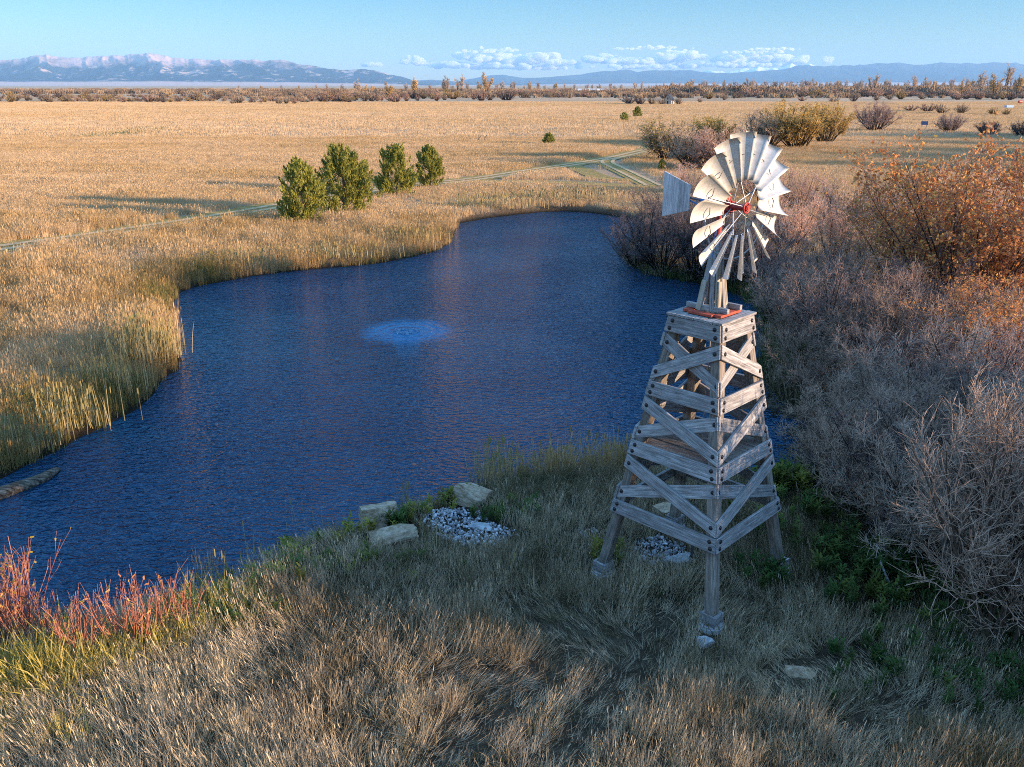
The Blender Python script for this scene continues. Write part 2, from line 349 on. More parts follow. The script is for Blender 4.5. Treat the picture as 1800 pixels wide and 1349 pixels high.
for i, P in enumerate(PATHS):
    if i in (1, 3): continue
    for j, o in enumerate((-0.7, 0.7)): ribbon(P, o, 0.50 if i else 0.72, 0.075 + 0.004 * (2 * i + j), i * 3 + j, V, Q)
tag(link('path', np_mesh('path', np.concatenate(V), np.concatenate(Q)), mp), 'dusty two-wheel track across the field', kind='structure')
def path_dist(x, y):
    d = np.full(np.shape(x), 1e9)
    for P in PATHS: d = np.minimum(d, seg_dist(x, y, P, False))
    return d
# ---------------------------------------------------------------- mountains
def ridged(x, y, seed, o=5):
    s, a, t, wgt = 0, 1.0, 0, 1.0
    for i in range(o):
        r = 1 - np.abs(2 * vnoise(x * 2 ** i, y * 2 ** i, seed + 31 * i) - 1); r = r * r
        s = s + a * r * wgt; wgt = np.clip(r * 1.6, 0, 1); t += a; a *= 0.55
    return s / t
def mountain(name, crest, D, front, back, mat, label, seed, spur=0.55, nu=760, nv=80, sx=1700.0):
    cxs = np.array([c[0] for c in crest], float); cys = np.array([c[1] for c in crest], float)
    u = np.linspace(cxs[0], cxs[-1], nu); cy = np.interp(u, cxs, cys)
    fw, dn = ray(0, cy); zc = np.maximum(CAM_H - dn / fw * D, 0)
    zc = zc * (1 + 0.05 * (fbm(u / 14, u * 0, seed + 2, 4) - .5) * 2)
    v = np.linspace(0, 1, nv); fr = D - front; yy = np.where(v < 0.8, fr + front * v / 0.8, D + back * (v - 0.8) / 0.2)
    U, Y = np.meshgrid(u, yy); fwh = ray(0, HORIZ)[0]; X = (U - CX) / fwh * Y; Z = np.broadcast_to(zc, U.shape)
    t = np.clip((Y - fr) / front, 0, 1); b = np.clip((Y - D) / back, 0, 1)
    wx = X + 900 * (fbm(X / 2600, Y / 2600, seed + 5) - .5) + (Y - D) * 0.45; rg = ridged(wx / sx, Y / (sx * 2.6), seed)
    prof = 0.07 * sstep(t / 0.15) + 0.93 * np.clip((t - 0.10) / 0.9, 0, 1) ** 1.15
    h = Z * prof * (1 - b) ** 1.2
    env = np.clip(3.8 * t * (1 - 0.93 * t) * sstep((t - 0.08) / 0.25), 0, 1)
    h = h * (1 - spur * env * (1 - rg)) + Z * 0.05 * env * (fbm(X / 260, Y / 260, seed + 8) - .5)
    h = h - 2.0 * (1 - t)
    ii = (np.arange(nv - 1)[:, None] * nu + np.arange(nu - 1)[None]).ravel()
    me = np_mesh(name, np.stack([X.ravel(), Y.ravel(), h.ravel()], 1), np.stack([ii, ii + 1, ii + nu + 1, ii + nu], 1),
                 attrs={'rel': ('FLOAT', (h / max(zc.max(), 1)).ravel()), 'apron': ('FLOAT', t.ravel())}, smooth=True)
    o = link(name, me, mat); tag(o, label, kind='structure'); return o
def mat_mtn(name, forest, open_, rock, lo_, hi_, snow=False):
    m, n, out = node_mat(name); geo = n.nodes.new('ShaderNodeNewGeometry'); pos = geo.outputs['Position']
    rel = N(n, 'ShaderNodeAttribute', attribute_name='rel'); ap = N(n, 'ShaderNodeAttribute', attribute_name='apron')
    f1 = noise(n, pos, 0.0011, 8, 0.65); f2 = noise(n, mapping(n, pos, (1.0, 0.35, 2.0)), 0.0028, 7, 0.68, 0.6)
    a = N(n, 'ShaderNodeMath', operation='MULTIPLY_ADD'); n.links.new(f1, a.inputs[0]); a.inputs[1].default_value = 0.9; n.links.new(rel.outputs['Fac'], a.inputs[2])
    mr = n.nodes.new('ShaderNodeMapRange'); mr.inputs[1].default_value = lo_; mr.inputs[2].default_value = hi_; n.links.new(a.outputs[0], mr.inputs[0])
    low = mixc(n, ramp(n, f2, [(0.55, (0, 0, 0)), (0.64, (1, 1, 1))]), forest, open_)
    c = mixc(n, mr.outputs[0], low, rock)
    apr = n.nodes.new('ShaderNodeMapRange'); apr.inputs[1].default_value = 0.13; apr.inputs[2].default_value = 0.2; n.links.new(ap.outputs['Fac'], apr.inputs[0])
    c = mixc(n, apr.outputs[0], (0.62, 0.41, 0.31), c)
    principled(n, out, c, 0.95, 0.05); return m
M1 = mat_mtn('mountain_rock', (0.02, 0.035, 0.04), (0.50, 0.35, 0.26), (0.60, 0.41, 0.33), 0.93, 1.18)
M2 = mat_mtn('forest_slope', (0.035, 0.05, 0.05), (0.08, 0.085, 0.075), (0.10, 0.10, 0.10), 0.9, 1.5)
M3 = mat_mtn('snow_peak', (0.08, 0.10, 0.13), (0.5, 0.52, 0.56), (0.85, 0.85, 0.88), 0.75, 1.0)
mountain('mountain_range', [(-700, 120), (-400, 108), (-200, 100), (0, 93), (40, 96), (75, 92), (110, 95), (150, 96), (200, 94), (240, 93), (262, 89), (285, 88), (305, 92), (330, 99), (370, 101), (400, 97), (430, 96), (460, 100), (500, 99), (520, 102), (560, 112), (600, 118), (640, 119), (680, 126), (710, 134), (735, 144), (770, 151)],
         21000, 5200, 3000, M1, 'long pale rocky mountain range with dark forested flanks', 7, 0.85, 900, 110, 1500.0)
mountain('low_hills', [(690, 152), (720, 142), (760, 140), (800, 143), (830, 141), (860, 143), (900, 147), (960, 151)], 24500, 3000, 1500, M2, 'low blue hills behind the trees', 41, 0.4, 200, 40)
mountain('forested_mountains', [(740, 152), (800, 143), (830, 137), (862, 132), (890, 131), (920, 137), (950, 136), (1000, 131), (1060, 124), (1090, 121), (1120, 124), (1160, 120), (1200, 121), (1260, 126), (1310, 125), (1350, 123), (1380, 119), (1400, 114), (1440, 112), (1480, 114), (1510, 112), (1545, 109), (1575, 107), (1600, 112), (1650, 107), (1700, 107), (1740, 104), (1780, 107), (1850, 108), (2000, 112), (2400, 118)],
         29500, 6000, 2500, M2, 'long blue forested mountain ridge under the clouds', 19, 0.5)
mountain('snowy_peaks', [(1180, 128), (1240, 121), (1275, 122), (1300, 117), (1315, 119), (1330, 113), (1350, 117), (1370, 114), (1386, 109), (1400, 113), (1420, 108), (1432, 113), (1440, 110), (1458, 109), (1470, 114), (1500, 120), (1540, 126)],
         36000, 3500, 1200, M3, 'distant snow-covered jagged peaks', 23, 0.6, 300, 50, 900.0)
# ---------------------------------------------------------------- haze and clouds
m, n, out = node_mat('haze_air'); vol = n.nodes.new('ShaderNodeVolumePrincipled')
vol.inputs['Color'].default_value = (0.36, 0.66, 1.0, 1); vol.inputs['Density'].default_value = 3.1e-5; vol.inputs['Anisotropy'].default_value = 0.0
n.links.new(vol.outputs[0], out.inputs['Volume'])
bm = bmesh.new(); bmesh.ops.create_cube(bm, size=1, matrix=Matrix.Translation((0, 18000, 600)) @ Matrix.Diagonal((83000, 46000, 1208, 1)))
me = bpy.data.meshes.new('haze'); bm.to_mesh(me); bm.free(); tag(link('haze', me, m), 'thin blue air haze', kind='stuff')
mcl, n, out = node_mat('cloud_white'); vol = n.nodes.new('ShaderNodeVolumePrincipled')
vol.inputs['Color'].default_value = (0.99, 0.985, 0.98, 1); vol.inputs['Density'].default_value = 0.012; vol.inputs['Anisotropy'].default_value = 0.2
n.links.new(vol.outputs[0], out.inputs['Volume'])
def cloud(label, blobs, D=48000.0, seed=0, flat=0.6):
    g = rs(seed); bm = bmesh.new(); px = D / FPX
    for (x, y, w_, h_) in blobs:
        k = max(6, int(w_ / 2.2))
        for i in range(k):
            ox, oy = g.normal() * w_ * .26, abs(g.normal()) * h_ * .30 - h_ * .25
            X, Y, Z = at_dist(x + ox, y - oy, D + g.normal() * w_ * px * .2); s = (0.5 + 0.5 * g.random())
            bmesh.ops.create_icosphere(bm, subdivisions=3, radius=1, matrix=Matrix.Translation((X, Y, Z)) @ Matrix.Diagonal((min(w_, h_ * 2.2) * .42 * s * px, min(w_, h_ * 2.2) * .36 * s * px, h_ * .42 * s * px, 1)))
    V = np.array([v.co[:] for v in bm.verts]); bm.normal_update(); Nn = np.array([v.normal[:] for v in bm.verts])
    a = fbm(V[:, 0] / 170 + V[:, 1] / 330, V[:, 2] / 110 + V[:, 1] / 400, seed, 5) - .5
    hs = np.array([min(60 + 0.0, 90)] * len(V))
    V = V + Nn * (a * 190)[:, None] * np.array([1, 1, 0.6])
    for v, c in zip(bm.verts, V): v.co = c
    for f in bm.faces: f.smooth = True
    me = bpy.data.meshes.new('cloud'); bm.to_mesh(me); bm.free()
    return tag(link('cloud', me, mcl), label, 'cloud', 'clouds low over the mountains')
cloud('small white puff of cloud just past the end of the rocky range', [(735, 107, 24, 15), (713, 108, 16, 12), (655, 113, 30, 8)], seed=1)
cloud('long flat-based cumulus bank left of the windmill over the low hills', [(820, 100, 34, 13), (850, 104, 40, 13), (880, 103, 34, 12), (905, 105, 40, 14), (945, 103, 46, 18), (985, 110, 60, 10), (800, 114, 80, 11), (880, 116, 110, 11), (960, 119, 90, 8)], seed=2)
cloud('thin white cloud streak above the cumulus bank', [(860, 90, 60, 7), (890, 88, 34, 6)], seed=3)
cloud('broken cumulus row above the wheel of the windmill', [(1050, 104, 40, 13), (1080, 107, 40, 11), (1110, 105, 34, 12), (1135, 107, 40, 11), (1185, 100, 44, 16), (1215, 98, 30, 12), (1140, 117, 160, 9)], seed=4)
cloud('high thin grey-white cloud streak above the broken cumulus row', [(1110, 86, 90, 4), (1160, 84, 80, 5), (1190, 90, 50, 4)], seed=5)
cloud('cumulus bank above the snowy peaks', [(1285, 104, 60, 12), (1335, 104, 46, 12), (1370, 103, 40, 12), (1405, 106, 30, 16), (1300, 114, 150, 9)], seed=6)
cloud('long thin cloud streak over the snowy peaks', [(1320, 92, 90, 6), (1360, 87, 70, 6), (1390, 86, 30, 4)], seed=7)
cloud('tiny round white cloud over the forested ridge', [(1458, 107, 14, 14)], seed=8)
# ---------------------------------------------------------------- windmill
WOOD = mat_wood('weathered_wood', (0.085, 0.078, 0.075), (0.33, 0.312, 0.305), (0.54, 0.52, 0.51))
WOOD2 = mat_wood('post_wood', (0.10, 0.08, 0.065), (0.25, 0.205, 0.17), (0.40, 0.35, 0.30))
WOODL = mat_wood('light_wood', (0.25, 0.21, 0.15), (0.44, 0.39, 0.31), (0.56, 0.51, 0.43))
VANE = mat_wood('pale_vane_wood', (0.36, 0.33, 0.33), (0.58, 0.54, 0.53), (0.70, 0.67, 0.66))
REDW = mat_simple('red_painted_wood', (0.42, 0.085, 0.05), 0.8, 0.2, 0, 0.35, 9, 0.2)
RED = mat_simple('red_paint', (0.38, 0.035, 0.03), 0.5, 0.4, 0, 0.3, 12)
BOLT = mat_simple('dark_bolt', (0.035, 0.03, 0.032), 0.4, 0.5, 0.6, 0.3, 30)
STEEL = mat_simple('dull_steel', (0.42, 0.43, 0.45), 0.45, 0.5, 0.6, 0.25, 8)
DARKSTEEL = mat_simple('dark_steel', (0.09, 0.09, 0.10), 0.5, 0.5, 0.5, 0.3, 8)
BLUE = mat_simple('blue_paint', (0.03, 0.13, 0.36), 0.5, 0.4, 0, 0.2, 8)
CONC = mat_simple('concrete', (0.40, 0.40, 0.40), 0.9, 0.2, 0, 0.25, 10, 0.3)
m, n, out = node_mat('galvanised_blade'); tc = n.nodes.new('ShaderNodeTexCoord')
f = noise(n, mapping(n, tc.outputs['Object'], (3, 3, 3)), 4, 6, 0.7); f2 = noise(n, tc.outputs['Object'], 45, 3)
principled(n, out, mixc(n, 0.25, ramp(n, f, [(0.3, (0.50, 0.485, 0.455)), (0.6, (0.66, 0.65, 0.63))]), ramp(n, f2, [(0.35, (0.46, 0.43, 0.39)), (0.65, (0.9, 0.9, 0.9))]), 'MULTIPLY'), 0.5, 0.4, 0.15, f2, 0.05)
GALV = m
TX, TY = 3.885, 15.919
HB, HT, ZT = 2.129, 0.855, 5.778
T = empty('windmill', (TX, TY, 0)); tag(T, 'grey timber windmill tower with a pale steel wheel standing by the pond', 'windmill')
def corner(k, z, inset=0.0):              # k: 0 front, 1 right, 2 back, 3 left (in the tower's own space)
    h = HB + (HT - HB) * (z - 0.25) / (ZT - 0.25) - inset; a = R(-90 + 90 * k) + 0.008
    return Vector((h * math.cos(a), h * math.sin(a), z))
def prism(name, P4, nrmv, t0, t1, mat, parent, bev=0.007):
    """a plank from its four outline corners, from depth t0 to t1 along the normal; local x runs along it"""
    x = ((P4[1] + P4[2]) - (P4[0] + P4[3])).normalized(); z = nrmv.normalized(); y = z.cross(x).normalized(); z = x.cross(y)
    c = sum(P4, Vector()) / 4; M = Matrix((x, y, z)).transposed().to_4x4(); M.translation = c; Mi = M.inverted()
    bm = bmesh.new(); lo = [bm.verts.new(Mi @ (p + nrmv * t0)) for p in P4]; hi = [bm.verts.new(Mi @ (p + nrmv * t1)) for p in P4]
    bm.faces.new(lo[::-1]); bm.faces.new(hi)
    for i in range(4): bm.faces.new((lo[i], lo[(i + 1) % 4], hi[(i + 1) % 4], hi[i]))
    bmesh.ops.recalc_face_normals(bm, faces=bm.faces)
    if bev: bmesh.ops.bevel(bm, geom=list(bm.edges), offset=bev, segments=1, affect='EDGES')
    me = bpy.data.meshes.new(name); bm.to_mesh(me); bm.free(); o = link(name, me, mat, parent); o.matrix_local = M
    return o
def bar(name, a, b, wdt, thk, up, mat, parent, bev=0.006):
    a = Vector(a); b = Vector(b); x = (b - a).normalized(); s = x.cross(Vector(up)).normalized(); nz = s.cross(x).normalized()
    return prism(name, [a - s * wdt / 2, b - s * wdt / 2, b + s * wdt / 2, a + s * wdt / 2], nz, -thk / 2, thk / 2, mat, parent, bev)
def rod(name, pts, r, mat, parent, n_=8, r2=None):
    pts = [np.array(p, float) for p in pts]; P0 = np.array(pts[:-1]); P1 = np.array(pts[1:]); k = len(P0)
    rr = np.linspace(r, r2 if r2 else r, k + 1); V, Q = tubes(P0, P1, rr[:-1], rr[1:], n_)
    return link(name, np_mesh(name, V, Q, smooth=True), mat, parent)
# posts
for k in range(4):
    a = corner(k, 0.2, 0.09); b = corner(k, ZT - 0.03, 0.09); c0 = R(-90 + 90 * k)
    u = Vector((math.cos(c0 + R(135)), math.sin(c0 + R(135)), 0)); v = Vector((math.cos(c0 - R(135)), math.sin(c0 - R(135)), 0)); s = 0.21
    bm = bmesh.new(); ring = lambda p: [p, p + u * s, p + u * s + v * s, p + v * s]
    xax = (b - a).normalized(); y = u - xax * u.dot(xax); y.normalize(); M = Matrix((xax, y, xax.cross(y))).transposed().to_4x4(); M.translation = (a + b) / 2; Mi = M.inverted()
    lo = [bm.verts.new(Mi @ p) for p in ring(a)]; hi = [bm.verts.new(Mi @ p) for p in ring(b)]
    bm.faces.new(lo[::-1]); bm.faces.new(hi)
    for i in range(4): bm.faces.new((lo[i], lo[(i + 1) % 4], hi[(i + 1) % 4], hi[i]))
    bmesh.ops.recalc_face_normals(bm, faces=bm.faces); bmesh.ops.bevel(bm, geom=list(bm.edges), offset=0.012, segments=1, affect='EDGES')
    me = bpy.data.meshes.new('post'); bm.to_mesh(me); bm.free(); link('post', me, WOOD2, T).matrix_local = M
    # footing: timber sleeve on a round concrete pier
    ctr = a + (u + v) * s / 2; gzc = gz1(TX + ctr.x, TY + ctr.y)
    bm = bmesh.new(); bmesh.ops.create_cone(bm, cap_ends=True, segments=20, radius1=0.30, radius2=0.26, depth=0.45, matrix=Matrix.Translation((0, 0, -0.05)))
    bmesh.ops.bevel(bm, geom=[e for e in bm.edges if e.calc_length() > 0 and abs(e.verts[0].co.z - e.verts[1].co.z) < 1e-4 and e.verts[0].co.z > 0], offset=0.03, segments=2, affect='EDGES')
    me = bpy.data.meshes.new('pier'); bm.to_mesh(me); bm.free(); pier = link('pier', me, CONC, T); pier.location = (ctr.x, ctr.y, gzc - 0.06)
    for q in range(4):
        d1 = (u, -u, v, -v)[q]; d2 = (v, v, u, u)[q]; o = d1 * (s / 2 + 0.03); h = 0.24
        w2 = s / 2 + (0.07 if q < 2 else 0.0)
        P4 = [Vector((0, 0, 0.16)) + o - d2 * w2, Vector((0, 0, 0.16)) + o + d2 * w2, Vector((0, 0, 0.16 + h)) + o + d2 * w2, Vector((0, 0, 0.16 + h)) + o - d2 * w2]
        prism('sleeve_board', P4, d1.copy(), -0.025, 0.025, WOOD, pier, 0.006)
# beams and braces on the four faces
BEAM_Z = [5.778, 4.439, 3.156, 1.81]; BEAM_H = [0.31, 0.30, 0.30, 0.29]
bolt_me = None
bm = bmesh.new(); bmesh.ops.create_uvsphere(bm, u_segments=10, v_segments=6, radius=0.034, matrix=Matrix.Diagonal((1, 1, 0.75, 1)))
bmesh.ops.create_cone(bm, cap_ends=True, segments=10, radius1=0.046, radius2=0.042, depth=0.016)
for f in bm.faces: f.smooth = len(f.verts) < 8
bolt_me = bpy.data.meshes.new('bolt'); bm.to_mesh(bolt_me); bm.free(); bolt_me.materials.append(BOLT)
def bolt(p, nv):
    o = bpy.data.objects.new('bolt', bolt_me); COL.objects.link(o); o.parent = T
    M = nv.to_track_quat('Z', 'Y').to_matrix().to_4x4(); M.translation = p; o.matrix_local = M
for k in range(4):
    ka, kb = (3, 0) if k == 0 else (k - 1, k)          # face 0: left-front, 1: front-right, 2: right-back, 3: back-left
    A0, B0, A1 = corner(ka, 0), corner(kb, 0), corner(ka, 5)
    nv = (B0 - A0).cross(A1 - A0).normalized()
    if nv.dot(A0 + B0) < 0: nv = -nv
    def plank(name, za0, za1, zb0, zb1, t0, t1, e=0.03):
        ex = (corner(kb, zb0) - corner(ka, za0)).normalized() * e
        return prism(name, [corner(ka, za0) + ex, corner(kb, zb0) - ex, corner(kb, zb1) - ex, corner(ka, za1) + ex], nv, t0, t1, WOOD, T)
    def pt(zm_a, zm_b, end, off):
        a, b = corner(ka, zm_a), corner(kb, zm_b); d = (b - a).normalized(); return (a + d * off if end == 0 else b - d * off)
    front = k in (0, 1)
    for z, h in zip(BEAM_Z, BEAM_H):
        plank('beam', z - h, z, z - h, z, -0.055, 0.004)
        if front:
            for end in (0, 1):
                for dz in (0.085, h - 0.075): bolt(pt(z - dz, z - dz, end, 0.13 + (0.02 if dz < .1 else 0)) + nv * 0.004, nv)
    for i in range(3):
        zt, zb = BEAM_Z[i] - BEAM_H[i] - 0.012, BEAM_Z[i + 1] + 0.012; q = 0.27
        flip = (i == 0) != (k == 1)
        lay = [(-0.055, 0.004), (-0.112, -0.058)]
        l1, l2 = (lay[1], lay[0]) if flip else (lay[0], lay[1])
        if k == 1 and i > 0: l1, l2 = lay[1], lay[0]
        plank('brace', zt - q, zt, zb, zb + q, *l1)            # high at a, low at b
        plank('brace', zb, zb + q, zt - q, zt, *l2)
        if front:
            for end, za, zz, L in ((0, zt - q / 2 - .01, zb + q / 2, l1), (1, zt - q / 2 - .01, zb + q / 2, l1), (0, zb + q / 2, zt - q / 2 - .01, l2), (1, zb + q / 2, zt - q / 2 - .01, l2)):
                bolt(pt(za, zz, end, 0.14) + nv * L[1], nv)
def deck(name, z, half, count, thk, mat, ang=R(45), gap=0.012, seed=0):
    g = rs(seed); bm = bmesh.new(); s = half * math.sqrt(2); w_ = s / count
    for i in range(count):
        c = -s / 2 + w_ * (i + .5)
        bmesh.ops.create_cube(bm, size=1, matrix=Matrix.Translation((g.normal() * .008, c, z - thk / 2 + g.normal() * .004)) @ Matrix.Diagonal((s - 0.01, w_ - gap, thk, 1)))
    bmesh.ops.bevel(bm, geom=list(bm.edges), offset=0.004, segments=1, affect='EDGES')
    me = bpy.data.meshes.new(name); bm.to_mesh(me); bm.free(); o = link(name, me, mat, T); o.rotation_euler = (0, 0, ang); return o
deck('top_deck', ZT + 0.055, HT + 0.035, 6, 0.048, WOOD, R(45), seed=1)
deck('middle_deck', 3.10, HB + (HT - HB) * (3.1 - .25) / (ZT - .25) - 0.115, 9, 0.05, WOOD2, R(-45), seed=2)
ZD = ZT + 0.06
# frame of red boards and two grey bearers on the deck
fr = empty('mill_base', (0, 0, ZD), 0, T); q = 0.50
dirs = [Vector((math.cos(R(-90 + 90 * k)), math.sin(R(-90 + 90 * k)), 0)) * q for k in range(4)]
for k in range(4):
    a, b = dirs[k], dirs[(k + 1) % 4]; d = (b - a).normalized()
    e0 = 0.0 if k % 2 == 0 else 0.085
    bar('base_board', a + d * e0 + Vector((0, 0, .035)), b - d * e0 + Vector((0, 0, .035)), 0.15, 0.05, (0, 0, 1), REDW, fr)
for sgn in (0.16, -0.30):
    d = (dirs[0] - dirs[3]).normalized(); nn2 = Vector((-d.y, d.x, 0)); c = nn2 * -sgn
    bar('bearer', c - d * 0.46 + Vector((0, 0, .115)), c + d * 0.46 + Vector((0, 0, .115)), 0.085, 0.10, (0, 0, 1), WOOD, fr)
# four splayed stub legs carry the mast
stub = empty('stub_tower', (0, 0, ZD + 0.06), 0, T)
for k in range(4):
    d = Vector((math.cos(R(-90 + 90 * k)), math.sin(R(-90 + 90 * k)), 0)); a = d * 0.29; b = d * 0.115 + Vector((0, 0, 1.12))
    s1 = Vector((math.cos(R(-90 + 90 * k + 135)), math.sin(R(-90 + 90 * k + 135)), 0)); s2 = Vector((math.cos(R(-90 + 90 * k - 135)), math.sin(R(-90 + 90 * k - 135)), 0))
    for sv, nn3 in ((s1, s2), (s2, s1)):
        o_ = sv * (0.055 if sv is s1 else 0.085)
        bar('stub_leg', a + o_, b + o_ * 0.9, 0.11 if sv is s1 else 0.10, 0.04, tuple(-nn3), WOODL if k in (0, 1) and sv is s1 else WOOD, stub)
    if k != 2:
        o_ = s1 * 0.05 - s2 * 0.045
        bar('leg_doubler', a + o_, a + (b - a) * 0.52 + o_, 0.105, 0.035, tuple(-s2), WOODL, stub)
for z, h in ((0.02, 0.22),):
    for k in range(4):
        a = dirs[k] / q * (h + .04); b = dirs[(k + 1) % 4] / q * (h + .04)
        bar('cross_tie', a + Vector((0, 0, z)), b + Vector((0, 0, z)), 0.05, 0.04, (0, 0, 1), WOODL, stub)
# mast, gearbox, pump rod
ZH = 7.896
ax = Vector((0.64, -0.77, 0)).normalized(); hp = Vector((-ax.y * -1, -ax.x, 0)); hp = Vector((-0.77, -0.64, 0)).normalized(); hp = (hp - ax * hp.dot(ax)).normalized(); UPV = Vector((0, 0, 1))
rod('mast', [(0, 0, 6.7), (0, 0, 7.42)], 0.045, STEEL, T, 12)
rod('mast_collar', [(0, 0, 7.22), (0, 0, 7.28), (0, 0, 7.5), (0, 0, 7.56), (0, 0, 7.78)], 0.075, RED, T, 14, 0.06)
for s_ in (-1, 1):
    o_ = hp * 0.10 * s_; rod('mast_strut', [o_ + Vector((0, 0, 6.85)), o_ * 0.7 + Vector((0, 0, 7.45))], 0.018, BLUE if s_ > 0 else STEEL, T, 6)
rod('pump_rod', [(0.02, 0.0, 0.3), (0.02, 0.0, 6.7)], 0.012, STEEL, T, 6)
bm = bmesh.new(); M = Matrix((ax, hp, UPV)).transposed().to_4x4(); M.translation = Vector((0, 0, ZH - 0.02)) + ax * 0.10
bmesh.ops.create_cube(bm, size=1, matrix=M @ Matrix.Diagonal((0.42, 0.24, 0.22, 1))); bmesh.ops.bevel(bm, geom=list(bm.edges), offset=0.05, segments=2, affect='EDGES')
bmesh.ops.create_cone(bm, cap_ends=True, segments=16, radius1=0.11, radius2=0.08, depth=0.24, matrix=M @ Matrix.Translation((0.02, 0, 0.13)))
bmesh.ops.create_cone(bm, cap_ends=True, segments=16, radius1=0.07, radius2=0.05, depth=0.36, matrix=M @ Matrix.Translation((0.34, 0, 0.02)) @ Matrix.Rotation(R(90), 4, 'Y'))
bmesh.ops.create_cone(bm, cap_ends=True, segments=12, radius1=0.035, radius2=0.035, depth=0.34, matrix=M @ Matrix.Translation((-0.05, 0.14, -0.08)) @ Matrix.Rotation(R(90), 4, 'Y'))
me = bpy.data.meshes.new('gearbox'); bm.to_mesh(me); bm.free(); link('gearbox', me, RED, T)
# wheel
CR = Vector((0, 0, ZH)) + ax * 0.47; HUB = Vector((0, 0, ZH)) + ax * 0.585
def rho(t): return UPV * math.cos(t) + hp * math.sin(t)
def tng(t): return -UPV * math.sin(t) + hp * math.cos(t)
def ringpts(r, off, k=60): return [CR + ax * off + rho(2 * math.pi * i / k) * r for i in range(k + 1)]
whl = empty('wheel', CR, 0, T)
def wheel_rod(name, pts, r, mat, n_=6): return rod(name, [Vector(p) - CR for p in pts], r, mat, whl, n_)
wheel_rod('inner_rim', ringpts(0.525, -0.02), 0.013, DARKSTEEL); wheel_rod('outer_rim', ringpts(0.955, -0.075), 0.015, STEEL)
BETA = R(32)
for i in range(18):
    th = 2 * math.pi * (i + 0.35) / 18; ro, tt = rho(th), tng(th); c = tt * math.cos(BETA) - ax * math.sin(BETA); nv = ax * math.cos(BETA) + tt * math.sin(BETA)
    nr, ncd = 8, 9; V = np.zeros((2, nr, ncd, 3))
    for a_ in range(nr):
        f_ = a_ / (nr - 1); r_ = 0.50 + 0.82 * f_; w_ = 0.20 + 0.30 * f_
        for b_ in range(ncd):
            s_ = b_ / (ncd - 1) - 0.5; p = ro * r_ + c * (w_ * s_) - nv * (0.20 * w_ * (1 - 4 * s_ * s_)) + nv * 0.05
            V[0, a_, b_] = p; V[1, a_, b_] = p - nv * 0.004
    idx = np.arange(2 * nr * ncd).reshape(2, nr, ncd); Q = []
    for a_ in range(nr - 1):
        for b_ in range(ncd - 1):
            Q.append([idx[0, a_, b_], idx[0, a_ + 1, b_], idx[0, a_ + 1, b_ + 1], idx[0, a_, b_ + 1]]); Q.append([idx[1, a_, b_], idx[1, a_, b_ + 1], idx[1, a_ + 1, b_ + 1], idx[1, a_ + 1, b_]])
    for a_ in range(nr - 1):
        for b_ in (0, ncd - 1): Q.append([idx[0, a_, b_], idx[1, a_, b_], idx[1, a_ + 1, b_], idx[0, a_ + 1, b_]])
    for b_ in range(ncd - 1):
        for a_ in (0, nr - 1): Q.append([idx[0, a_, b_], idx[0, a_, b_ + 1], idx[1, a_, b_ + 1], idx[1, a_, b_]])
    me = np_mesh('blade', V.reshape(-1, 3), Q, smooth=True); b = link('blade', me, GALV, whl)
    w_ = 0.335; p0 = ro * 0.97 + c * (w_ * .5) + nv * .06; p1 = ro * 0.955 + c * (w_ * .18) + nv * .075; p2 = ro * 0.95 + c * (w_ * -.12) - nv * .0
    rod('bracket', [p0, p1, p2], 0.008, DARKSTEEL, b, 5)
for i in range(6):
    th = 2 * math.pi * (i + 0.1) / 6; dl = R(9)
    wheel_rod('spoke', [HUB - ax * .02 + rho(th) * 0.07, CR + ax * -0.05 + rho(th + dl) * 0.95], 0.010, STEEL)
    wheel_rod('spoke', [HUB - ax * .30 + rho(th) * 0.06, CR + ax * -0.05 + rho(th - dl) * 0.95], 0.010, STEEL)
bm = bmesh.new(); M = Matrix((hp, UPV, ax)).transposed().to_4x4(); M.translation = HUB - CR
def torus(bm, M, r0, r1, n0=28, n1=8):
    vs = [[bm.verts.new(M @ Vector(((r0 + r1 * math.cos(2 * math.pi * j / n1)) * math.cos(2 * math.pi * i / n0), (r0 + r1 * math.cos(2 * math.pi * j / n1)) * math.sin(2 * math.pi * i / n0), r1 * math.sin(2 * math.pi * j / n1)))) for j in range(n1)] for i in range(n0)]
    for i in range(n0):
        for j in range(n1): bm.faces.new((vs[i][j], vs[(i + 1) % n0][j], vs[(i + 1) % n0][(j + 1) % n1], vs[i][(j + 1) % n1]))
torus(bm, M, 0.09, 0.016)
for i in range(5): bmesh.ops.create_cube(bm, size=1, matrix=M @ Matrix.Rotation(2 * math.pi * i / 5, 4, 'Z') @ Matrix.Translation((0.05, 0, 0)) @ Matrix.Diagonal((0.09, 0.02, 0.015, 1)))
bmesh.ops.create_cone(bm, cap_ends=True, segments=16, radius1=0.04, radius2=0.032, depth=0.09, matrix=M)
me = bpy.data.meshes.new('hub'); bm.to_mesh(me); bm.free(); link('hub', me, RED, whl)
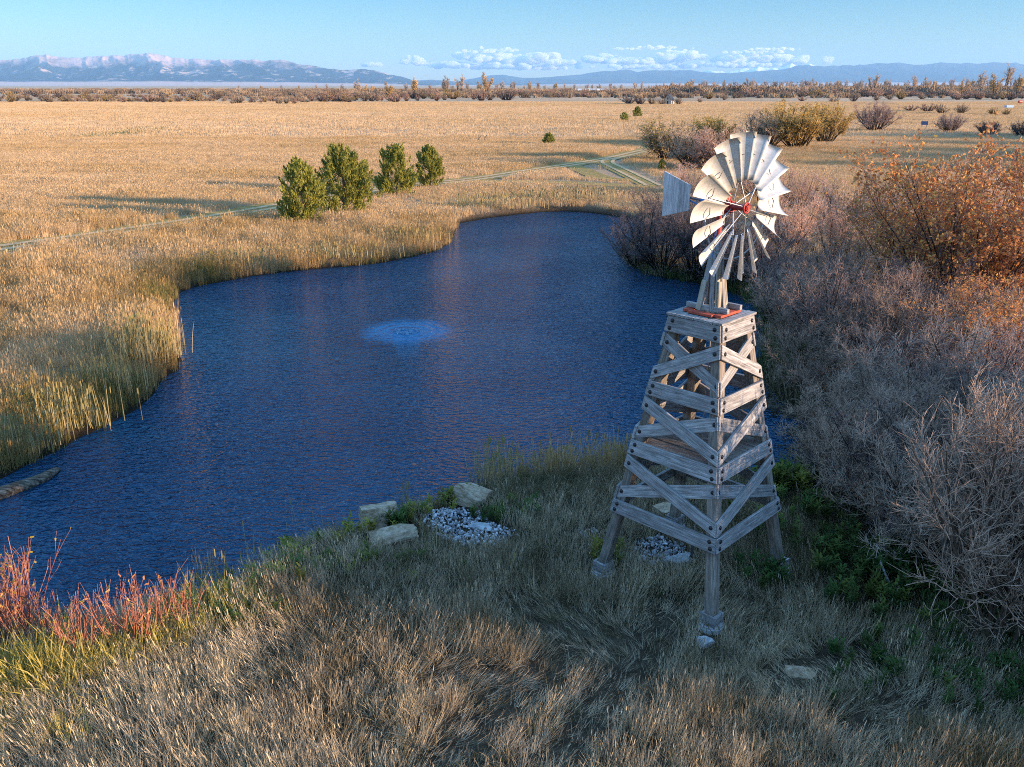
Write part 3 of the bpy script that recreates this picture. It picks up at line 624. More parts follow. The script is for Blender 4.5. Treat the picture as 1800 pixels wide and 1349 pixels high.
# tail
tl = empty('tail', (0, 0, ZH), 0, T); td = Vector((-0.36, 0.933, 0)).normalized(); tn = Vector((td.y, -td.x, 0))
g = rs(4)
zf = lambda L: (-0.245 - 0.25 * (L - 1.05), 0.255 + 0.18 * (L - 1.05))
for i in range(5):
    L0 = 1.05 + 0.2 * i; L1 = L0 + 0.194; a0, a1 = zf(L0); b0, b1 = zf(L1)
    prism('vane_plank', [td * L0 + Vector((0, 0, a0)), td * L0 + Vector((0, 0, a1)), td * L1 + Vector((0, 0, b1)), td * L1 + Vector((0, 0, b0))], tn, -0.012 + i * .0005, 0.012 + i * .0005, VANE, tl, 0.003)
bar('vane_batten', td * 1.62 - tn * -0.028 + Vector((0, 0, -0.22)), td * 1.62 + tn * 0.028 + Vector((0, 0, 0.24)), 0.035, 0.025, tuple(tn), DARKSTEEL, tl)
rod('boom', [td * 0.12 + Vector((0, 0, 0.02)), td * 1.0 + tn * 0.03, td * 1.62 + tn * 0.045 + Vector((0, 0, 0.03))], 0.020, DARKSTEEL, tl)
rod('boom', [td * 0.30 + Vector((0, 0, -0.14)), td * 1.05 + tn * 0.04 + Vector((0, 0, -0.06)), td * 1.62 + tn * 0.05 + Vector((0, 0, 0.0))], 0.016, BLUE, tl)
rod('boom_sleeve', [td * 0.38 + Vector((0, 0, 0.02)), td * 0.62 + Vector((0, 0, 0.015))], 0.045, BLUE, tl, 10, 0.038)
rod('boom_post', [td * 0.85 + tn * .03 + Vector((0, 0, 0.01)), td * 0.85 + tn * .03 + Vector((0, 0, -0.10))], 0.014, STEEL, tl)
# well head below the tower
wp = empty('well_pipe', (TX, TY, gz1(TX, TY))); tag(wp, 'slim upright steel well pipe on a stone base under the windmill', 'pipe')
rod('pipe', [(0, 0, -0.1), (0, 0, 0.30), (0, 0, 0.72)], 0.032, DARKSTEEL, wp, 10, 0.028); rod('collar', [(0, 0, 0.26), (0, 0, 0.36)], 0.05, STEEL, wp, 10)
# ---------------------------------------------------------------- boulders, gravel, log
def rock_mesh(name, dims, seed, sub=4, flat=0.0, rough=0.16):
    g = rs(seed); bm = bmesh.new()
    if sub > 2: bmesh.ops.create_cube(bm, size=1.75); bmesh.ops.subdivide_edges(bm, edges=list(bm.edges), cuts=16, use_grid_fill=True)
    else: bmesh.ops.create_icosphere(bm, subdivisions=sub, radius=1)
    for _ in range(10 if sub > 2 else 9):               # hewn planes
        d = nrm(g.normal(size=3)); k = (0.72 + 0.38 * g.random()) if sub > 2 else (0.38 + 0.30 * g.random())
        for v in bm.verts:
            t = v.co.dot(Vector(d))
            if t > k: v.co -= Vector(d) * (t - k) * 0.92
    V = np.array([v.co[:] for v in bm.verts])
    a = fbm(V[:, 0] * 2.2 + V[:, 2], V[:, 1] * 2.2 - V[:, 2] * .7, seed, 5) - .5; b = fbm(V[:, 2] * 7 + V[:, 0] * 1.2, V[:, 1] * 1.5, seed + 3, 3) - .5
    V = V * (1 + rough * 0.45 * a + rough * .4 * b)[:, None] * np.array(dims)
    for v, c in zip(bm.verts, V): v.co = c
    me = bpy.data.meshes.new(name); bm.to_mesh(me); bm.free(); return me
m, n, out = node_mat('tan_sandstone'); tc = n.nodes.new('ShaderNodeTexCoord'); f = noise(n, mapping(n, tc.outputs['Object'], (2, 2, 7)), 2.2, 7, 0.65, 0.5); f2 = noise(n, tc.outputs['Object'], 9, 5, .7)
principled(n, out, mixc(n, 0.6, ramp(n, f, [(0.3, (0.17, 0.115, 0.07)), (0.5, (0.40, 0.30, 0.20)), (0.66, (0.50, 0.42, 0.32))]), ramp(n, f2, [(0.36, (0.45, 0.42, 0.4)), (0.55, (1, 1, 1))]), 'MULTIPLY'), 0.9, 0.2, 0, f2, 0.6, 0.03)
STONE = m
m, n, out = node_mat('grey_stone'); tc = n.nodes.new('ShaderNodeTexCoord'); f2 = noise(n, tc.outputs['Object'], 7, 6, .7)
principled(n, out, ramp(n, f2, [(0.3, (0.20, 0.21, 0.22)), (0.6, (0.44, 0.45, 0.46))]), 0.9, 0.2, 0, f2, 0.5, 0.02); GREY = m
def rock(px, py, dims, rz, seed, label, mat=None, sink=0.25, tilt=(0, 0), name='boulder', cat='boulder'):
    P = G(px, py); o = link(name, rock_mesh(name, dims, seed), mat or STONE); o.location = (P[0], P[1], gz1(*P) + dims[2] * (1 - 2 * sink)); o.rotation_euler = (tilt[0], tilt[1], rz)
    return tag(o, label, cat)
rock(667, 918, (0.50, 0.38, 0.40), R(20), 12, 'upright blocky tan boulder at the water edge, the largest', sink=0.18, tilt=(R(-12), 0))
rock(692, 946, (0.62, 0.26, 0.15), R(18), 22, 'long flat pale slab boulder lying in front of the blocky one', sink=0.2, tilt=(R(8), R(-6)))
rock(829, 880, (0.48, 0.34, 0.30), R(-25), 33, 'wedge-shaped tan boulder beside the tall dry reeds', sink=0.25, tilt=(R(-20), R(10)))
rock(848, 930, (0.34, 0.15, 0.06), R(-32), 44, 'flat blue-grey stone slab half buried in the gravel', GREY, 0.1, name='stone_slab', cat='stone slab')
rock(1240, 1130, (0.17, 0.13, 0.09), R(10), 55, 'rounded grey rock at the foot of the front windmill post', GREY, 0.2, name='rock', cat='rock')
rock(1172, 912, (0.34, 0.26, 0.20), R(30), 66, 'block of pale stone on the ground beneath the windmill', STONE, 0.2, name='rock', cat='rock')
rock(1195, 990, (0.40, 0.22, 0.08), R(20), 77, 'flat grey slab beside the well pipe under the windmill', GREY, 0.1, name='stone_slab', cat='stone slab')
rock(1408, 1180, (0.30, 0.20, 0.035), R(-10), 88, 'half-hidden flat stone sunk in the dry grass right of the front post', STONE, 0.5, name='stone_slab', cat='stone slab')
# floating log
P = [(-170, 905), (-60, 888), (0, 872), (40, 858), (75, 843), (104, 826)]
L = np.array([[*G(x, y, WZ), WZ + 0.05] for x, y in P]); tt = np.linspace(0, 1, 40); Lp = np.stack([np.interp(tt, np.linspace(0, 1, len(L)), L[:, i]) for i in range(3)], 1)
lr = 0.33 * (1 - tt) ** 0.5 + 0.05; K = 18; V = []
for i, (p, r_) in enumerate(zip(Lp, lr)):
    d = nrm(Lp[min(i + 1, 39)] - Lp[max(i - 1, 0)]); s = nrm(np.cross(d, [0, 0, 1])); a = np.arange(K) * 2 * math.pi / K
    rr = r_ * (0.8 + 0.55 * fbm(np.full(K, i * .10), np.cos(a) * 3 + 7, 5, 3) + 0.25 * (fbm(np.full(K, i * .12), np.sin(a) * 5 + 3, 8, 2) - .5))
    V.append(p + np.outer(np.cos(a) * rr, s) + np.outer(np.sin(a) * rr * 0.55, [0, 0, 1]))
V = np.concatenate(V); i, j = np.meshgrid(np.arange(39), np.arange(K), indexing='ij'); Q = np.stack([i * K + j, i * K + (j + 1) % K, (i + 1) * K + (j + 1) % K, (i + 1) * K + j], -1).reshape(-1, 4)
LOGM, n, out = node_mat('driftwood'); geo = n.nodes.new('ShaderNodeNewGeometry'); mp2 = n.nodes.new('ShaderNodeMapping'); mp2.inputs['Rotation'].default_value = (0, 0, R(-38)); mp2.inputs['Scale'].default_value = (0.7, 9, 9); n.links.new(geo.outputs['Position'], mp2.inputs[0])
f = noise(n, mp2.outputs[0], 1.3, 6, .65, .3); principled(n, out, ramp(n, f, [(0.38, (0.02, 0.016, 0.012)), (0.52, (0.11, 0.085, 0.06)), (0.7, (0.30, 0.25, 0.19))]), 0.9, 0.2, 0, f, 0.9, 0.05)
tag(link('floating_log', np_mesh('floating_log', V, Q, smooth=True), LOGM), 'weathered split log floating at the reedy bank', 'log')
# ---------------------------------------------------------------- grass: one object per kind of cover, copies laid by geometry nodes
def blades(g, p, az, h, lean, curve, wdt, ns=3, fold=0.0):
    """ribbons that start at p, lean towards az and bend over"""
    K = len(p); d = np.stack([np.cos(az), np.sin(az), np.zeros(K)], 1); fa = az + math.pi / 2 + 0.9 * g.normal(size=K)
    s = np.stack([np.cos(fa), np.sin(fa), np.zeros(K)], 1); V = np.zeros((K, 2 * ns + 1, 3)); c = p.copy(); a = lean.copy()
    for i in range(ns + 1):
        wi = wdt * (1 - (i / ns) ** 1.6 * 0.75)
        if i < ns: V[:, 2 * i] = c - s * wi[:, None] / 2; V[:, 2 * i + 1] = c + s * wi[:, None] / 2
        else: V[:, 2 * ns] = c
        st = h / ns; c = c + (d * np.sin(a)[:, None] + np.array([0, 0, 1]) * np.cos(a)[:, None]) * st[:, None]; a = np.minimum(a + curve / ns, 1.75)
    b = np.arange(K)[:, None] * (2 * ns + 1)
    Q = np.concatenate([b + np.array([2 * i, 2 * i + 1, 2 * i + 3, 2 * i + 2]) for i in range(ns - 1)]); Tt = b + np.array([2 * ns - 2, 2 * ns - 1, 2 * ns])
    return V.reshape(-1, 3), Q, Tt
def clump(seed, K, rad, h, w_, lean=0.22, curve=0.5, heads=0, hv=0.3, headw=1.7):
    g = rs(seed); r = rad * np.sqrt(g.random(K)); a = g.random(K) * 6.283; p = np.stack([r * np.cos(a), r * np.sin(a), np.zeros(K)], 1)
    az = a + 0.8 * g.normal(size=K); V, Q, Tt = blades(g, p, az, h * (1 - hv + 2 * hv * g.random(K)), np.abs(lean * g.normal(size=K)) + .04, curve * g.random(K), w_ * (0.7 + 0.6 * g.random(K)))
    if heads:
        r = rad * g.random(heads); a = g.random(heads) * 6.283; p2 = np.stack([r * np.cos(a), r * np.sin(a), np.zeros(heads)], 1); hh = h * (1.0 + 0.35 * g.random(heads)); ln = np.abs(.12 * g.normal(size=heads))
        V2, Q2, T2 = blades(g, p2, a, hh, ln, np.full(heads, .15), np.full(heads, w_ * .6)); k = len(V); V = np.concatenate([V, V2]); Q = np.concatenate([Q, Q2 + k]); Tt = np.concatenate([Tt, T2 + k])
        top = V2.reshape(heads, -1, 3)[:, -1]; C = top - np.array([0, 0, h * .08]); U = np.stack([np.cos(a), np.sin(a), 0 * a], 1) * w_ * headw * .5; Wv = np.tile([0, 0, h * .12], (heads, 1))
        V3, Q3 = quads(C, U, Wv); k = len(V); V = np.concatenate([V, V3]); Q = np.concatenate([Q, Q3 + k])
    return V, Q, Tt
_ng = {}
def scatter_group(np_):
    if np_ in _ng: return _ng[np_]
    ng = bpy.data.node_groups.new('lay_copies', 'GeometryNodeTree'); ng.interface.new_socket('Geometry', in_out='INPUT', socket_type='NodeSocketGeometry'); ng.interface.new_socket('Geometry', in_out='OUTPUT', socket_type='NodeSocketGeometry')
    L = ng.links.new; gi = ng.nodes.new('NodeGroupInput'); go = ng.nodes.new('NodeGroupOutput')
    def attr(nm, ty):
        a = ng.nodes.new('GeometryNodeInputNamedAttribute'); a.data_type = ty; a.inputs[0].default_value = nm; return a.outputs['Attribute']
    def sep(k):
        c = ng.nodes.new('FunctionNodeCompare'); c.data_type = 'INT'; c.operation = 'EQUAL'; ins = [s for s in c.inputs if s.type == 'INT']; L(attr('pid', 'INT'), ins[0]); ins[1].default_value = k
        s = ng.nodes.new('GeometryNodeSeparateGeometry'); s.domain = 'POINT'; L(gi.outputs[0], s.inputs[0]); L(c.outputs[0], s.inputs[1]); return s.outputs[0]
    g2i = ng.nodes.new('GeometryNodeGeometryToInstance')
    for k in range(np_): L(sep(k + 1), g2i.inputs[0])
    iop = ng.nodes.new('GeometryNodeInstanceOnPoints'); L(sep(0), iop.inputs['Points']); L(g2i.outputs[0], iop.inputs['Instance'])
    iop.inputs['Pick Instance'].default_value = True; L(attr('pick', 'INT'), iop.inputs['Instance Index'])
    e = ng.nodes.new('FunctionNodeEulerToRotation'); L(attr('rot', 'FLOAT_VECTOR'), e.inputs[0]); L(e.outputs[0], iop.inputs['Rotation']); L(attr('scl', 'FLOAT_VECTOR'), iop.inputs['Scale'])
    L(iop.outputs[0], go.inputs[0]); _ng[np_] = ng; return ng
def scatter(name, protos, pts, rot, scl, tint, mat, label, seed=0, kind='stuff', parent=None):
    g = rs(seed); n_ = len(pts); V = [np.asarray(pts, float)]; Q, Tt, pid = [], [], [np.zeros(n_, int)]; k = n_
    for i, (v, q, t) in enumerate(protos):
        V.append(v); pid.append(np.full(len(v), i + 1))
        if q is not None and len(q): Q.append(q + k)
        if t is not None and len(t): Tt.append(t + k)
        k += len(v)
    z = k - n_; pad = lambda a, f: np.concatenate([a, np.full((z,) + a.shape[1:], f)])
    scl = np.asarray(scl, float)
    if scl.ndim == 1: scl = np.stack([scl] * 3, 1)
    me = np_mesh(name, np.concatenate(V), np.concatenate(Q) if Q else None, np.concatenate(Tt) if Tt else None,
                 attrs={'pid': ('INT', np.concatenate(pid)), 'pick': ('INT', pad(g.integers(0, len(protos), n_), 0)), 'rot': ('FLOAT_VECTOR', pad(np.asarray(rot, float), 0)),
                        'scl': ('FLOAT_VECTOR', pad(scl, 1)), 'tint': ('FLOAT', pad(np.asarray(tint, float), 0.5))})
    o = link(name, me, mat, parent); md = o.modifiers.new('lay', 'NODES'); md.node_group = scatter_group(len(protos))
    return tag(o, label, kind=kind)
def in_view(x, y, m=1.18):
    d = y * math.cos(PITCH) + CAM_H * math.sin(PITCH); v = (y * math.sin(PITCH) - CAM_H * math.cos(PITCH)) / d * FPX
    return (np.abs(x) / np.maximum(d, .1) * FPX < 900 * m + 40) & (v > -674.5 * 1.12 - 30) & (y > 2)
def sample(g, x0, x1, y0, y1, dens):
    k = int((x1 - x0) * (y1 - y0) * dens); return x0 + (x1 - x0) * g.random(k), y0 + (y1 - y0) * g.random(k)
def rot_lean(az, lean, spin):              # upright copy spun by `spin`, then laid over towards az
    e = np.zeros((len(az), 3))
    # Euler XYZ: rotate about x by lean then z: lay over along -y, so aim z at az + 90 degrees
    e[:, 0] = lean; e[:, 2] = az + math.pi / 2
    return e
GRAVEL_A = np.array([G(x, y) for x, y in ((738, 900), (765, 888), (800, 893), (840, 900), (870, 925), (905, 938), (915, 952), (870, 964), (810, 962), (770, 945), (745, 922))])
GRAVEL_B = np.array([G(x, y) for x, y in ((1115, 955), (1160, 945), (1205, 965), (1210, 990), (1160, 1000), (1120, 985))])
GRAVEL_C = np.array([G(x, y) for x, y in ((1015, 935), (1040, 930), (1050, 940), (1025, 950))])
BARE = [(*G(667, 915), .75), (*G(692, 943), .7), (*G(829, 876), .65), (*G(848, 930), .5), (*G(1172, 912), .35), (*G(1195, 990), .35), (*G(1240, 1130), .25), (*G(1060, 1010), .22), (*G(1258, 1110), .16), (*G(1380, 1003), .2)]
def in_gravel(x, y):
    r = inside(x, y, GRAVEL_A) | inside(x, y, GRAVEL_B) | inside(x, y, GRAVEL_C)
    for a, b, c in BARE: r = r | ((x - a) ** 2 + (y - b) ** 2 < c * c)
    return r
# --- near bank
NEAR = mat_leafy('near_grass', [(0.0, (0.085, 0.085, 0.035)), (0.28, (0.23, 0.175, 0.095)), (0.55, (0.47, 0.36, 0.235)), (0.8, (0.62, 0.50, 0.35)), (1.0, (0.68, 0.53, 0.32))], 0.25, 0.35)
GOLD = mat_leafy('golden_reed_grass', [(0.0, (0.16, 0.15, 0.05)), (0.25, (0.38, 0.245, 0.095)), (0.55, (0.57, 0.38, 0.185)), (0.85, (0.68, 0.47, 0.27)), (1.0, (0.70, 0.51, 0.33))], 0.3, 0.25)
GREEN = mat_leafy('green_herbs', [(0.0, (0.045, 0.10, 0.028)), (0.5, (0.08, 0.125, 0.038)), (0.8, (0.16, 0.18, 0.04)), (1.0, (0.32, 0.28, 0.06))], 0.35, 0.35)
g = rs(101)
x, y = sample(g, -13, 22, 8.5, 22.5, 46)
d = sdf(x, y); ok = in_view(x, y) & (d > 0.22) & ~in_gravel(x, y) & (zone(x, y) > 0)
x, y, d = x[ok], y[ok], d[ok]
az = 2.4 * math.pi * fbm(x * .16 + 3, y * .16, 21, 2) + 0.9 * g.normal(size=len(x)); lean = 0.08 + 0.40 * np.clip(fbm(x * .45, y * .45, 31, 3) * 2.6 - 1.1, 0, 1) + .1 * np.abs(g.normal(size=len(x)))
hs = 0.45 + 0.95 * fbm(x * .6, y * .6, 41, 4)
TRK = []
def track(pxs, wd, az0=None, amt=1.42, hsc=0.6):
    global az, lean, hs
    P = np.array([G(*p) for p in pxs]); dd = seg_dist(x, y, P, False); k = np.clip(2.6 * (1 - dd / wd), 0, 1); TRK.append((P, wd)); t = P[-1] - P[0]; a0 = math.atan2(t[1], t[0]) if az0 is None else az0
    az = np.where(k > .25, a0 + 0.35 * g.normal(size=len(x)), az); lean = lean * (1 - k) + (amt + .12 * g.normal(size=len(x))) * k; hs = hs * (1 - k) + hsc * k
track([(790, 1349), (860, 1270), (940, 1200), (1010, 1150), (1075, 1125)], 0.70)
track([(980, 1349), (1040, 1260), (1110, 1185), (1165, 1120), (1170, 1070)], 0.66)
track([(770, 1200), (830, 1190), (900, 1205)], 0.55, R(25)); track([(930, 1085), (1000, 1110), (1060, 1130)], 0.8, R(150), 1.0)
track([(1380, 1200), (1450, 1170), (1530, 1180)], 0.7, R(160), 0.95); track([(1500, 1290), (1600, 1250), (1680, 1260)], 0.6, R(20), 1.1); track([(640, 1300), (700, 1340)], .4, R(60), .8)
kp = np.ones(len(x), bool)
for P_, w_ in TRK[:2]: kp &= ~((seg_dist(x, y, P_, False) < .62 * w_) & (g.random(len(x)) < .12))
x, y, d, az, lean, hs = x[kp], y[kp], d[kp], az[kp], lean[kp], hs[kp]
moist = np.clip(1.0 - d / 2.6, 0, 1); rightside = sstep((x - 4.2) / 3.5) * sstep((y - 12) / 3)
tint = 0.62 + 0.85 * (fbm(x * .55, y * .55, 51, 4) - .5) + 0.20 * g.normal(size=len(x)) - 0.30 * moist - 0.30 * rightside - 0.10 * sstep((y - 14.5) / 5)
tint += 0.16 * sstep((-1.5 - x) / 4)  # grass tinted paler and yellower leftward to paint in the sunlit corner
hs = hs * (1 - 0.45 * rightside * (g.random(len(x)))) * np.where(y > 16.5, 0.85, 1)
prot = [clump(200 + i, 17, 0.17, 0.50, 0.0085, 0.22, 0.6, 3 if i % 2 else 0) for i in range(7)] + [clump(250, 5, .12, .62, .009, .12, .3, 3), clump(260, 12, .2, .42, .014, .45, .9), clump(261, 16, .2, .34, .012, .5, 1.0)]
P = np.stack([x, y, gz(x, y, d) - 0.03], 1)
scatter('near_grass', prot, P, rot_lean(az, lean, 0), hs, np.clip(tint, 0, 1), NEAR, 'dry brown and grey grass covering the near bank', 1)
# --- low tangled thatch under it
x, y = sample(g, -13, 26, 8.5, 60, 14); d = sdf(x, y); ok = in_view(x, y) & (d > 0.1) & ~in_gravel(x, y) & (zone(x, y) > 0)
for P_, w_ in TRK: ok &= seg_dist(x, y, P_, False) > w_ * .7
x, y, d = x[ok], y[ok], d[ok]
prot = [clump(300 + i, 16, 0.3, 0.30, 0.016, 0.9, 1.2) for i in range(5)]
tint = 0.22 + 0.5 * (fbm(x * .6, y * .6, 61, 4) - .5) + .15 * g.normal(size=len(x)) - 0.3 * sstep((x - 5) / 4)
scatter('grass_thatch', prot, np.stack([x, y, gz(x, y, d) - .02], 1), rot_lean(g.random(len(x)) * 6.28, .3 * g.random(len(x)), 0), .8 + .5 * g.random(len(x)), np.clip(tint, 0, 1), NEAR, 'low matted thatch between the tussocks', 2)
# --- golden reed field, three rings of distance
def field_ok(x, y): return in_view(x, y) & (zone(x, y) == 0)
prot = [clump(400 + i, 22, 0.26, 0.62, 0.014, 0.16, 0.45, 4, .3, 1.8) for i in range(7)]
x, y = sample(g, -46, 14, 17, 68, 13.0); d = sdf(x, y); pd = path_dist(x, y)
ok = field_ok(x, y) & (d > 0.15) & (pd > 2.2 + 0.5 * g.normal(size=len(x))); x, y, d = x[ok], y[ok], d[ok]
bankg = np.clip(1 - d / 5.5, 0, 1)
tint = 0.60 + 0.8 * (fbm(x * .22, y * .22, 71, 4) - .5) + .12 * g.normal(size=len(x)) - 0.42 * bankg * fbm(x * .4, y * .4, 77, 2) * 1.3 - 0.06 * sstep((34 - y) / 10)
hs = (0.30 + 1.05 * fbm(x * .38, y * .38, 81, 4)) * (1.0 + .12 * np.clip(1 - d / 2.5, 0, 1)) * np.where(g.random(len(x)) < .12, 1.5, 1)
scatter('reed_grass', prot, np.stack([x, y, gz(x, y, d) - .03], 1), rot_lean(g.random(len(x)) * 6.28, .12 * g.random(len(x)), 0), hs, np.clip(tint, 0, 1), GOLD, 'tall golden reed grass on the far bank and field', 3)
prot = [clump(500 + i, 36, 0.75, 0.46, 0.026, 0.18, 0.5, 5, .35, 1.6) for i in range(6)]
x, y = sample(g, -130, 120, 66, 175, 3.4); pd = path_dist(x, y); ok = field_ok(x, y) & (pd > 2.6 + .4 * g.normal(size=len(x))) & (sdf(x, y) > .4); x, y = x[ok], y[ok]
tint = 0.70 + 0.55 * (fbm(x * .06, y * .10, 91, 5) - .5) + .12 * g.normal(size=len(x)); hs = 0.45 + 1.0 * fbm(x * .10, y * .18, 95, 4)
scatter('field_grass', prot, np.stack([x, y, 0 * x - .03], 1), rot_lean(g.random(len(x)) * 6.28, .1 * g.random(len(x)), 0), hs, np.clip(tint, 0, 1), GOLD, 'wide field of dry golden grass', 4)
prot = [clump(600 + i, 50, 2.4, 0.50, 0.08, 0.16, 0.4, 0, .35) for i in range(5)]
x, y = sample(g, -420, 420, 170, 560, 0.24); ok = field_ok(x, y); x, y = x[ok], y[ok]
tint = 0.78 + 0.4 * (fbm(x * .012, y * .03, 98, 5) - .5) + .10 * g.normal(size=len(x)); hs = 0.6 + 0.5 * fbm(x * .03, y * .06, 99, 3)
scatter('distant_grass', prot, np.stack([x, y, 0 * x - .02], 1), rot_lean(g.random(len(x)) * 6.28, .05 * g.random(len(x)), 0), hs, np.clip(tint, 0, 1), GOLD, 'distant flat expanse of dry grass', 5)
# --- right bank: short grass among the shrubs and beyond them
prot = [clump(650 + i, 18, 0.35, 0.45, 0.020, 0.3, 0.7) for i in range(5)]
x, y = sample(g, 5.5, 48, 20, 62, 7); d = sdf(x, y); ok = in_view(x, y) & (d > .1) & ((zone(x, y) > 0) | (y > 30)); x, y, d = x[ok], y[ok], d[ok]
tint = 0.40 + 0.5 * (fbm(x * .2, y * .2, 103, 3) - .5) + .15 * g.normal(size=len(x)) + 0.25 * sstep((y - 45) / 15) - .15 * np.clip(1 - d / 3, 0, 1)
scatter('bank_grass', prot, np.stack([x, y, gz(x, y, d) - .03], 1), rot_lean(g.random(len(x)) * 6.28, .25 * g.random(len(x)), 0), .8 + .5 * g.random(len(x)), np.clip(tint, 0, 1), NEAR, 'short dull green grass under the shrubs', 6)
x, y = [], []
for (px_, py_, n_, s_) in ((1115, 478, 60, 1.0), (1150, 488, 80, 1.0), (1190, 497, 90, 1.0), (1230, 505, 80, 1.0), (1280, 520, 60, .9), (1330, 560, 60, 1.0), (1350, 640, 50, 1.2)):
    p = G(px_, py_); x.append(p[0] + .35 + s_ * g.normal(size=n_) * .9); y.append(p[1] + .7 + g.normal(size=n_) * .7)
x, y = np.concatenate(x), np.concatenate(y); d = sdf(x, y); ok = d > -.1; x, y, d = x[ok], y[ok], d[ok]
scatter('bank_sedge', [clump(680 + i, 24, 0.3, 0.75, 0.022, 0.25, .6) for i in range(4)], np.stack([x, y, gz(x, y, d) - .03], 1), rot_lean(g.random(len(x)) * 6.28, .2 * g.random(len(x)), 0), .7 + .5 * g.random(len(x)), np.clip(.35 + .25 * g.normal(size=len(x)), 0, 1), GREEN, 'fresh green sedge along the shaded right bank', 7)
# --- stones of the gravel apron
STN = mat_leafy('gravel_stone', [(0, (0.16, 0.15, 0.15)), (.5, (0.36, 0.35, 0.36)), (1, (0.62, 0.61, 0.62))], 0, 0.35)
gp = []
for i in range(5):
    me = rock_mesh('t', (0.055, 0.042, 0.034), 900 + i, 2, rough=.1); V = np.array([v.co[:] for v in me.vertices]); Tt = np.array([p.vertices[:] for p in me.polygons]); bpy.data.meshes.remove(me); gp.append((V, None, Tt))
x, y = sample(g, -4, 6, 14, 20, 330); ok = (inside(x, y, GRAVEL_A) | inside(x, y, GRAVEL_B) | inside(x, y, GRAVEL_C)) & (fbm(x * 2.2, y * 2.2, 7, 3) > .22); x, y = x[ok], y[ok]
scatter('gravel', gp, np.stack([x, y, gz(x, y) + .01 + .05 * g.random(len(x))], 1), g.random((len(x), 3)) * 6.28, .5 + .9 * g.random(len(x)) ** 2, g.random(len(x)), STN, 'pale blue-grey gravel apron at the water edge', 8)
# --- reeds in clumps at the water edge: each stand is a thing of its own
REED = mat_leafy('reed_stalk', [(0, (0.20, 0.19, 0.06)), (.4, (0.42, 0.32, 0.13)), (.75, (0.58, 0.46, 0.24)), (1, (0.66, 0.56, 0.36))], 0.3, .3)
def reed_mesh(seed, K, rx, ry, h, w_, dead=False):
    g = rs(seed); x = g.normal(size=K) * rx; y = g.normal(size=K) * ry; p = np.stack([x, y, 0 * x], 1); az = g.random(K) * 6.28
    V, Q, Tt = blades(g, p, az, h * (.55 + .6 * g.random(K)), np.abs(.10 * g.normal(size=K)), .35 * g.random(K) ** 2, w_ * (.7 + .6 * g.random(K)), 4)
    k = len(V) // K; top = V.reshape(K, k, 3)[:, -1]; m_ = g.random(K) < .3; C = top[m_] - np.array([0, 0, .05]); a = g.random(m_.sum()) * 6.28
    V3, Q3 = quads(C, np.stack([np.cos(a), np.sin(a), 0 * a], 1) * w_ * 1.4, np.tile([0, 0, .12], (len(C), 1)))
    lv = np.repeat(np.clip(.55 + .22 * g.normal(size=K), 0, 1), k)
    return V, np.concatenate([Q, Q3 + len(V)]), Tt, V3, lv
REEDG = mat_leafy('reed_stand', [(0, (0.17, 0.17, 0.05)), (.4, (0.38, 0.29, 0.12)), (.75, (0.54, 0.43, 0.22)), (1, (0.64, 0.53, 0.33))], 0.3, .2, 'lvl')
def reeds(px, py, K, rx, ry, h, w_, label, seed, z=None, shift=0.0):
    P = G(px, py, WZ); V, Q, Tt, V3, lv = reed_mesh(seed, K, rx, ry, h, w_); V = np.concatenate([V, V3]); lv = np.concatenate([lv + shift, np.full(len(V3), .3)])
    o = link('reed_stand', np_mesh('reed_stand', V, Q, Tt, {'lvl': ('FLOAT', np.clip(lv, 0, 1))}), REEDG); o.location = (P[0], P[1], gz1(*P) if z is None else z); return tag(o, label, 'reeds', 'stands of reeds along the shore')
reeds(255, 650, 420, .55, .6, 1.6, .024, 'bright golden-green reed stand jutting into the water on the left bank', 1)
reeds(292, 638, 220, .28, .35, 1.35, .024, 'small yellow reed tuft at the very tip of the left bank', 11)
reeds(205, 705, 220, .6, .4, 1.2, .02, 'grey-brown reeds in the shade just below the golden stand', 2)
reeds(115, 762, 200, .7, .4, 1.35, .02, 'pale dry reeds with a bright yellow patch on the shaded left shore', 3)
reeds(25, 805, 200, .7, .35, 1.2, .02, 'dark brown reeds above the floating log', 4)
reeds(420, 480, 180, 1.6, .3, .9, .03, 'short pale reed fringe at the left end of the far shore', 5)
reeds(560, 465, 220, 2.2, .35, .9, .03, 'sunlit reed fringe below the junipers', 6)
reeds(730, 436, 150, 1.2, .4, .9, .03, 'shaded reeds on the point below the pair of junipers', 7)
reeds(860, 376, 240, 2.0, .5, 1.2, .035, 'tall pale cattails at the far head of the pond', 8)
reeds(940, 366, 220, 1.9, .5, 1.2, .035, 'golden cattails next to the dark gap at the pond head', 9)
reeds(1040, 367, 200, 2.0, .5, 1.4, .035, 'dark shaded cattails at the back right corner of the pond', 10)
reeds(868, 838, 150, .30, .22, 1.15, .014, 'tall dry reed tuft rising behind the wedge boulder', 12)
reeds(905, 825, 110, .45, .25, .85, .013, 'shorter dry reeds on the near shore left of the tower', 13)
reeds(980, 815, 90, .5, .2, .75, .013, 'thin grass heads at the water edge near the tower', 14, shift=-.2)
reeds(1060, 806, 80, .35, .2, .9, .013, 'olive grass tuft against the tower left legs', 15, shift=-.3)
reeds(712, 880, 26, .10, .08, .75, .012, 'few broken grey stalks between the boulders', 16)
reeds(545, 925, 16, .25, .12, 1.0, .010, 'sparse thin stalks over the water left of the boulders', 17)
reeds(1400, 838, 60, .5, .25, 1.0, .012, 'thin dry stalks beside the dark inlet', 18)
reeds(375, 1050, 70, .25, .18, 1.1, .013, 'yellow-green reed tuft on the near shore right of the red stems', 19, shift=-.2)
reeds(455, 1000, 20, .22, .15, .95, .011, 'lone pale stalks at the edge of the leafy near shore', 20)
reeds(760, 1010, 14, .12, .1, 1.0, .011, 'few tall straw stems standing in the middle of the near bank', 21, 0)
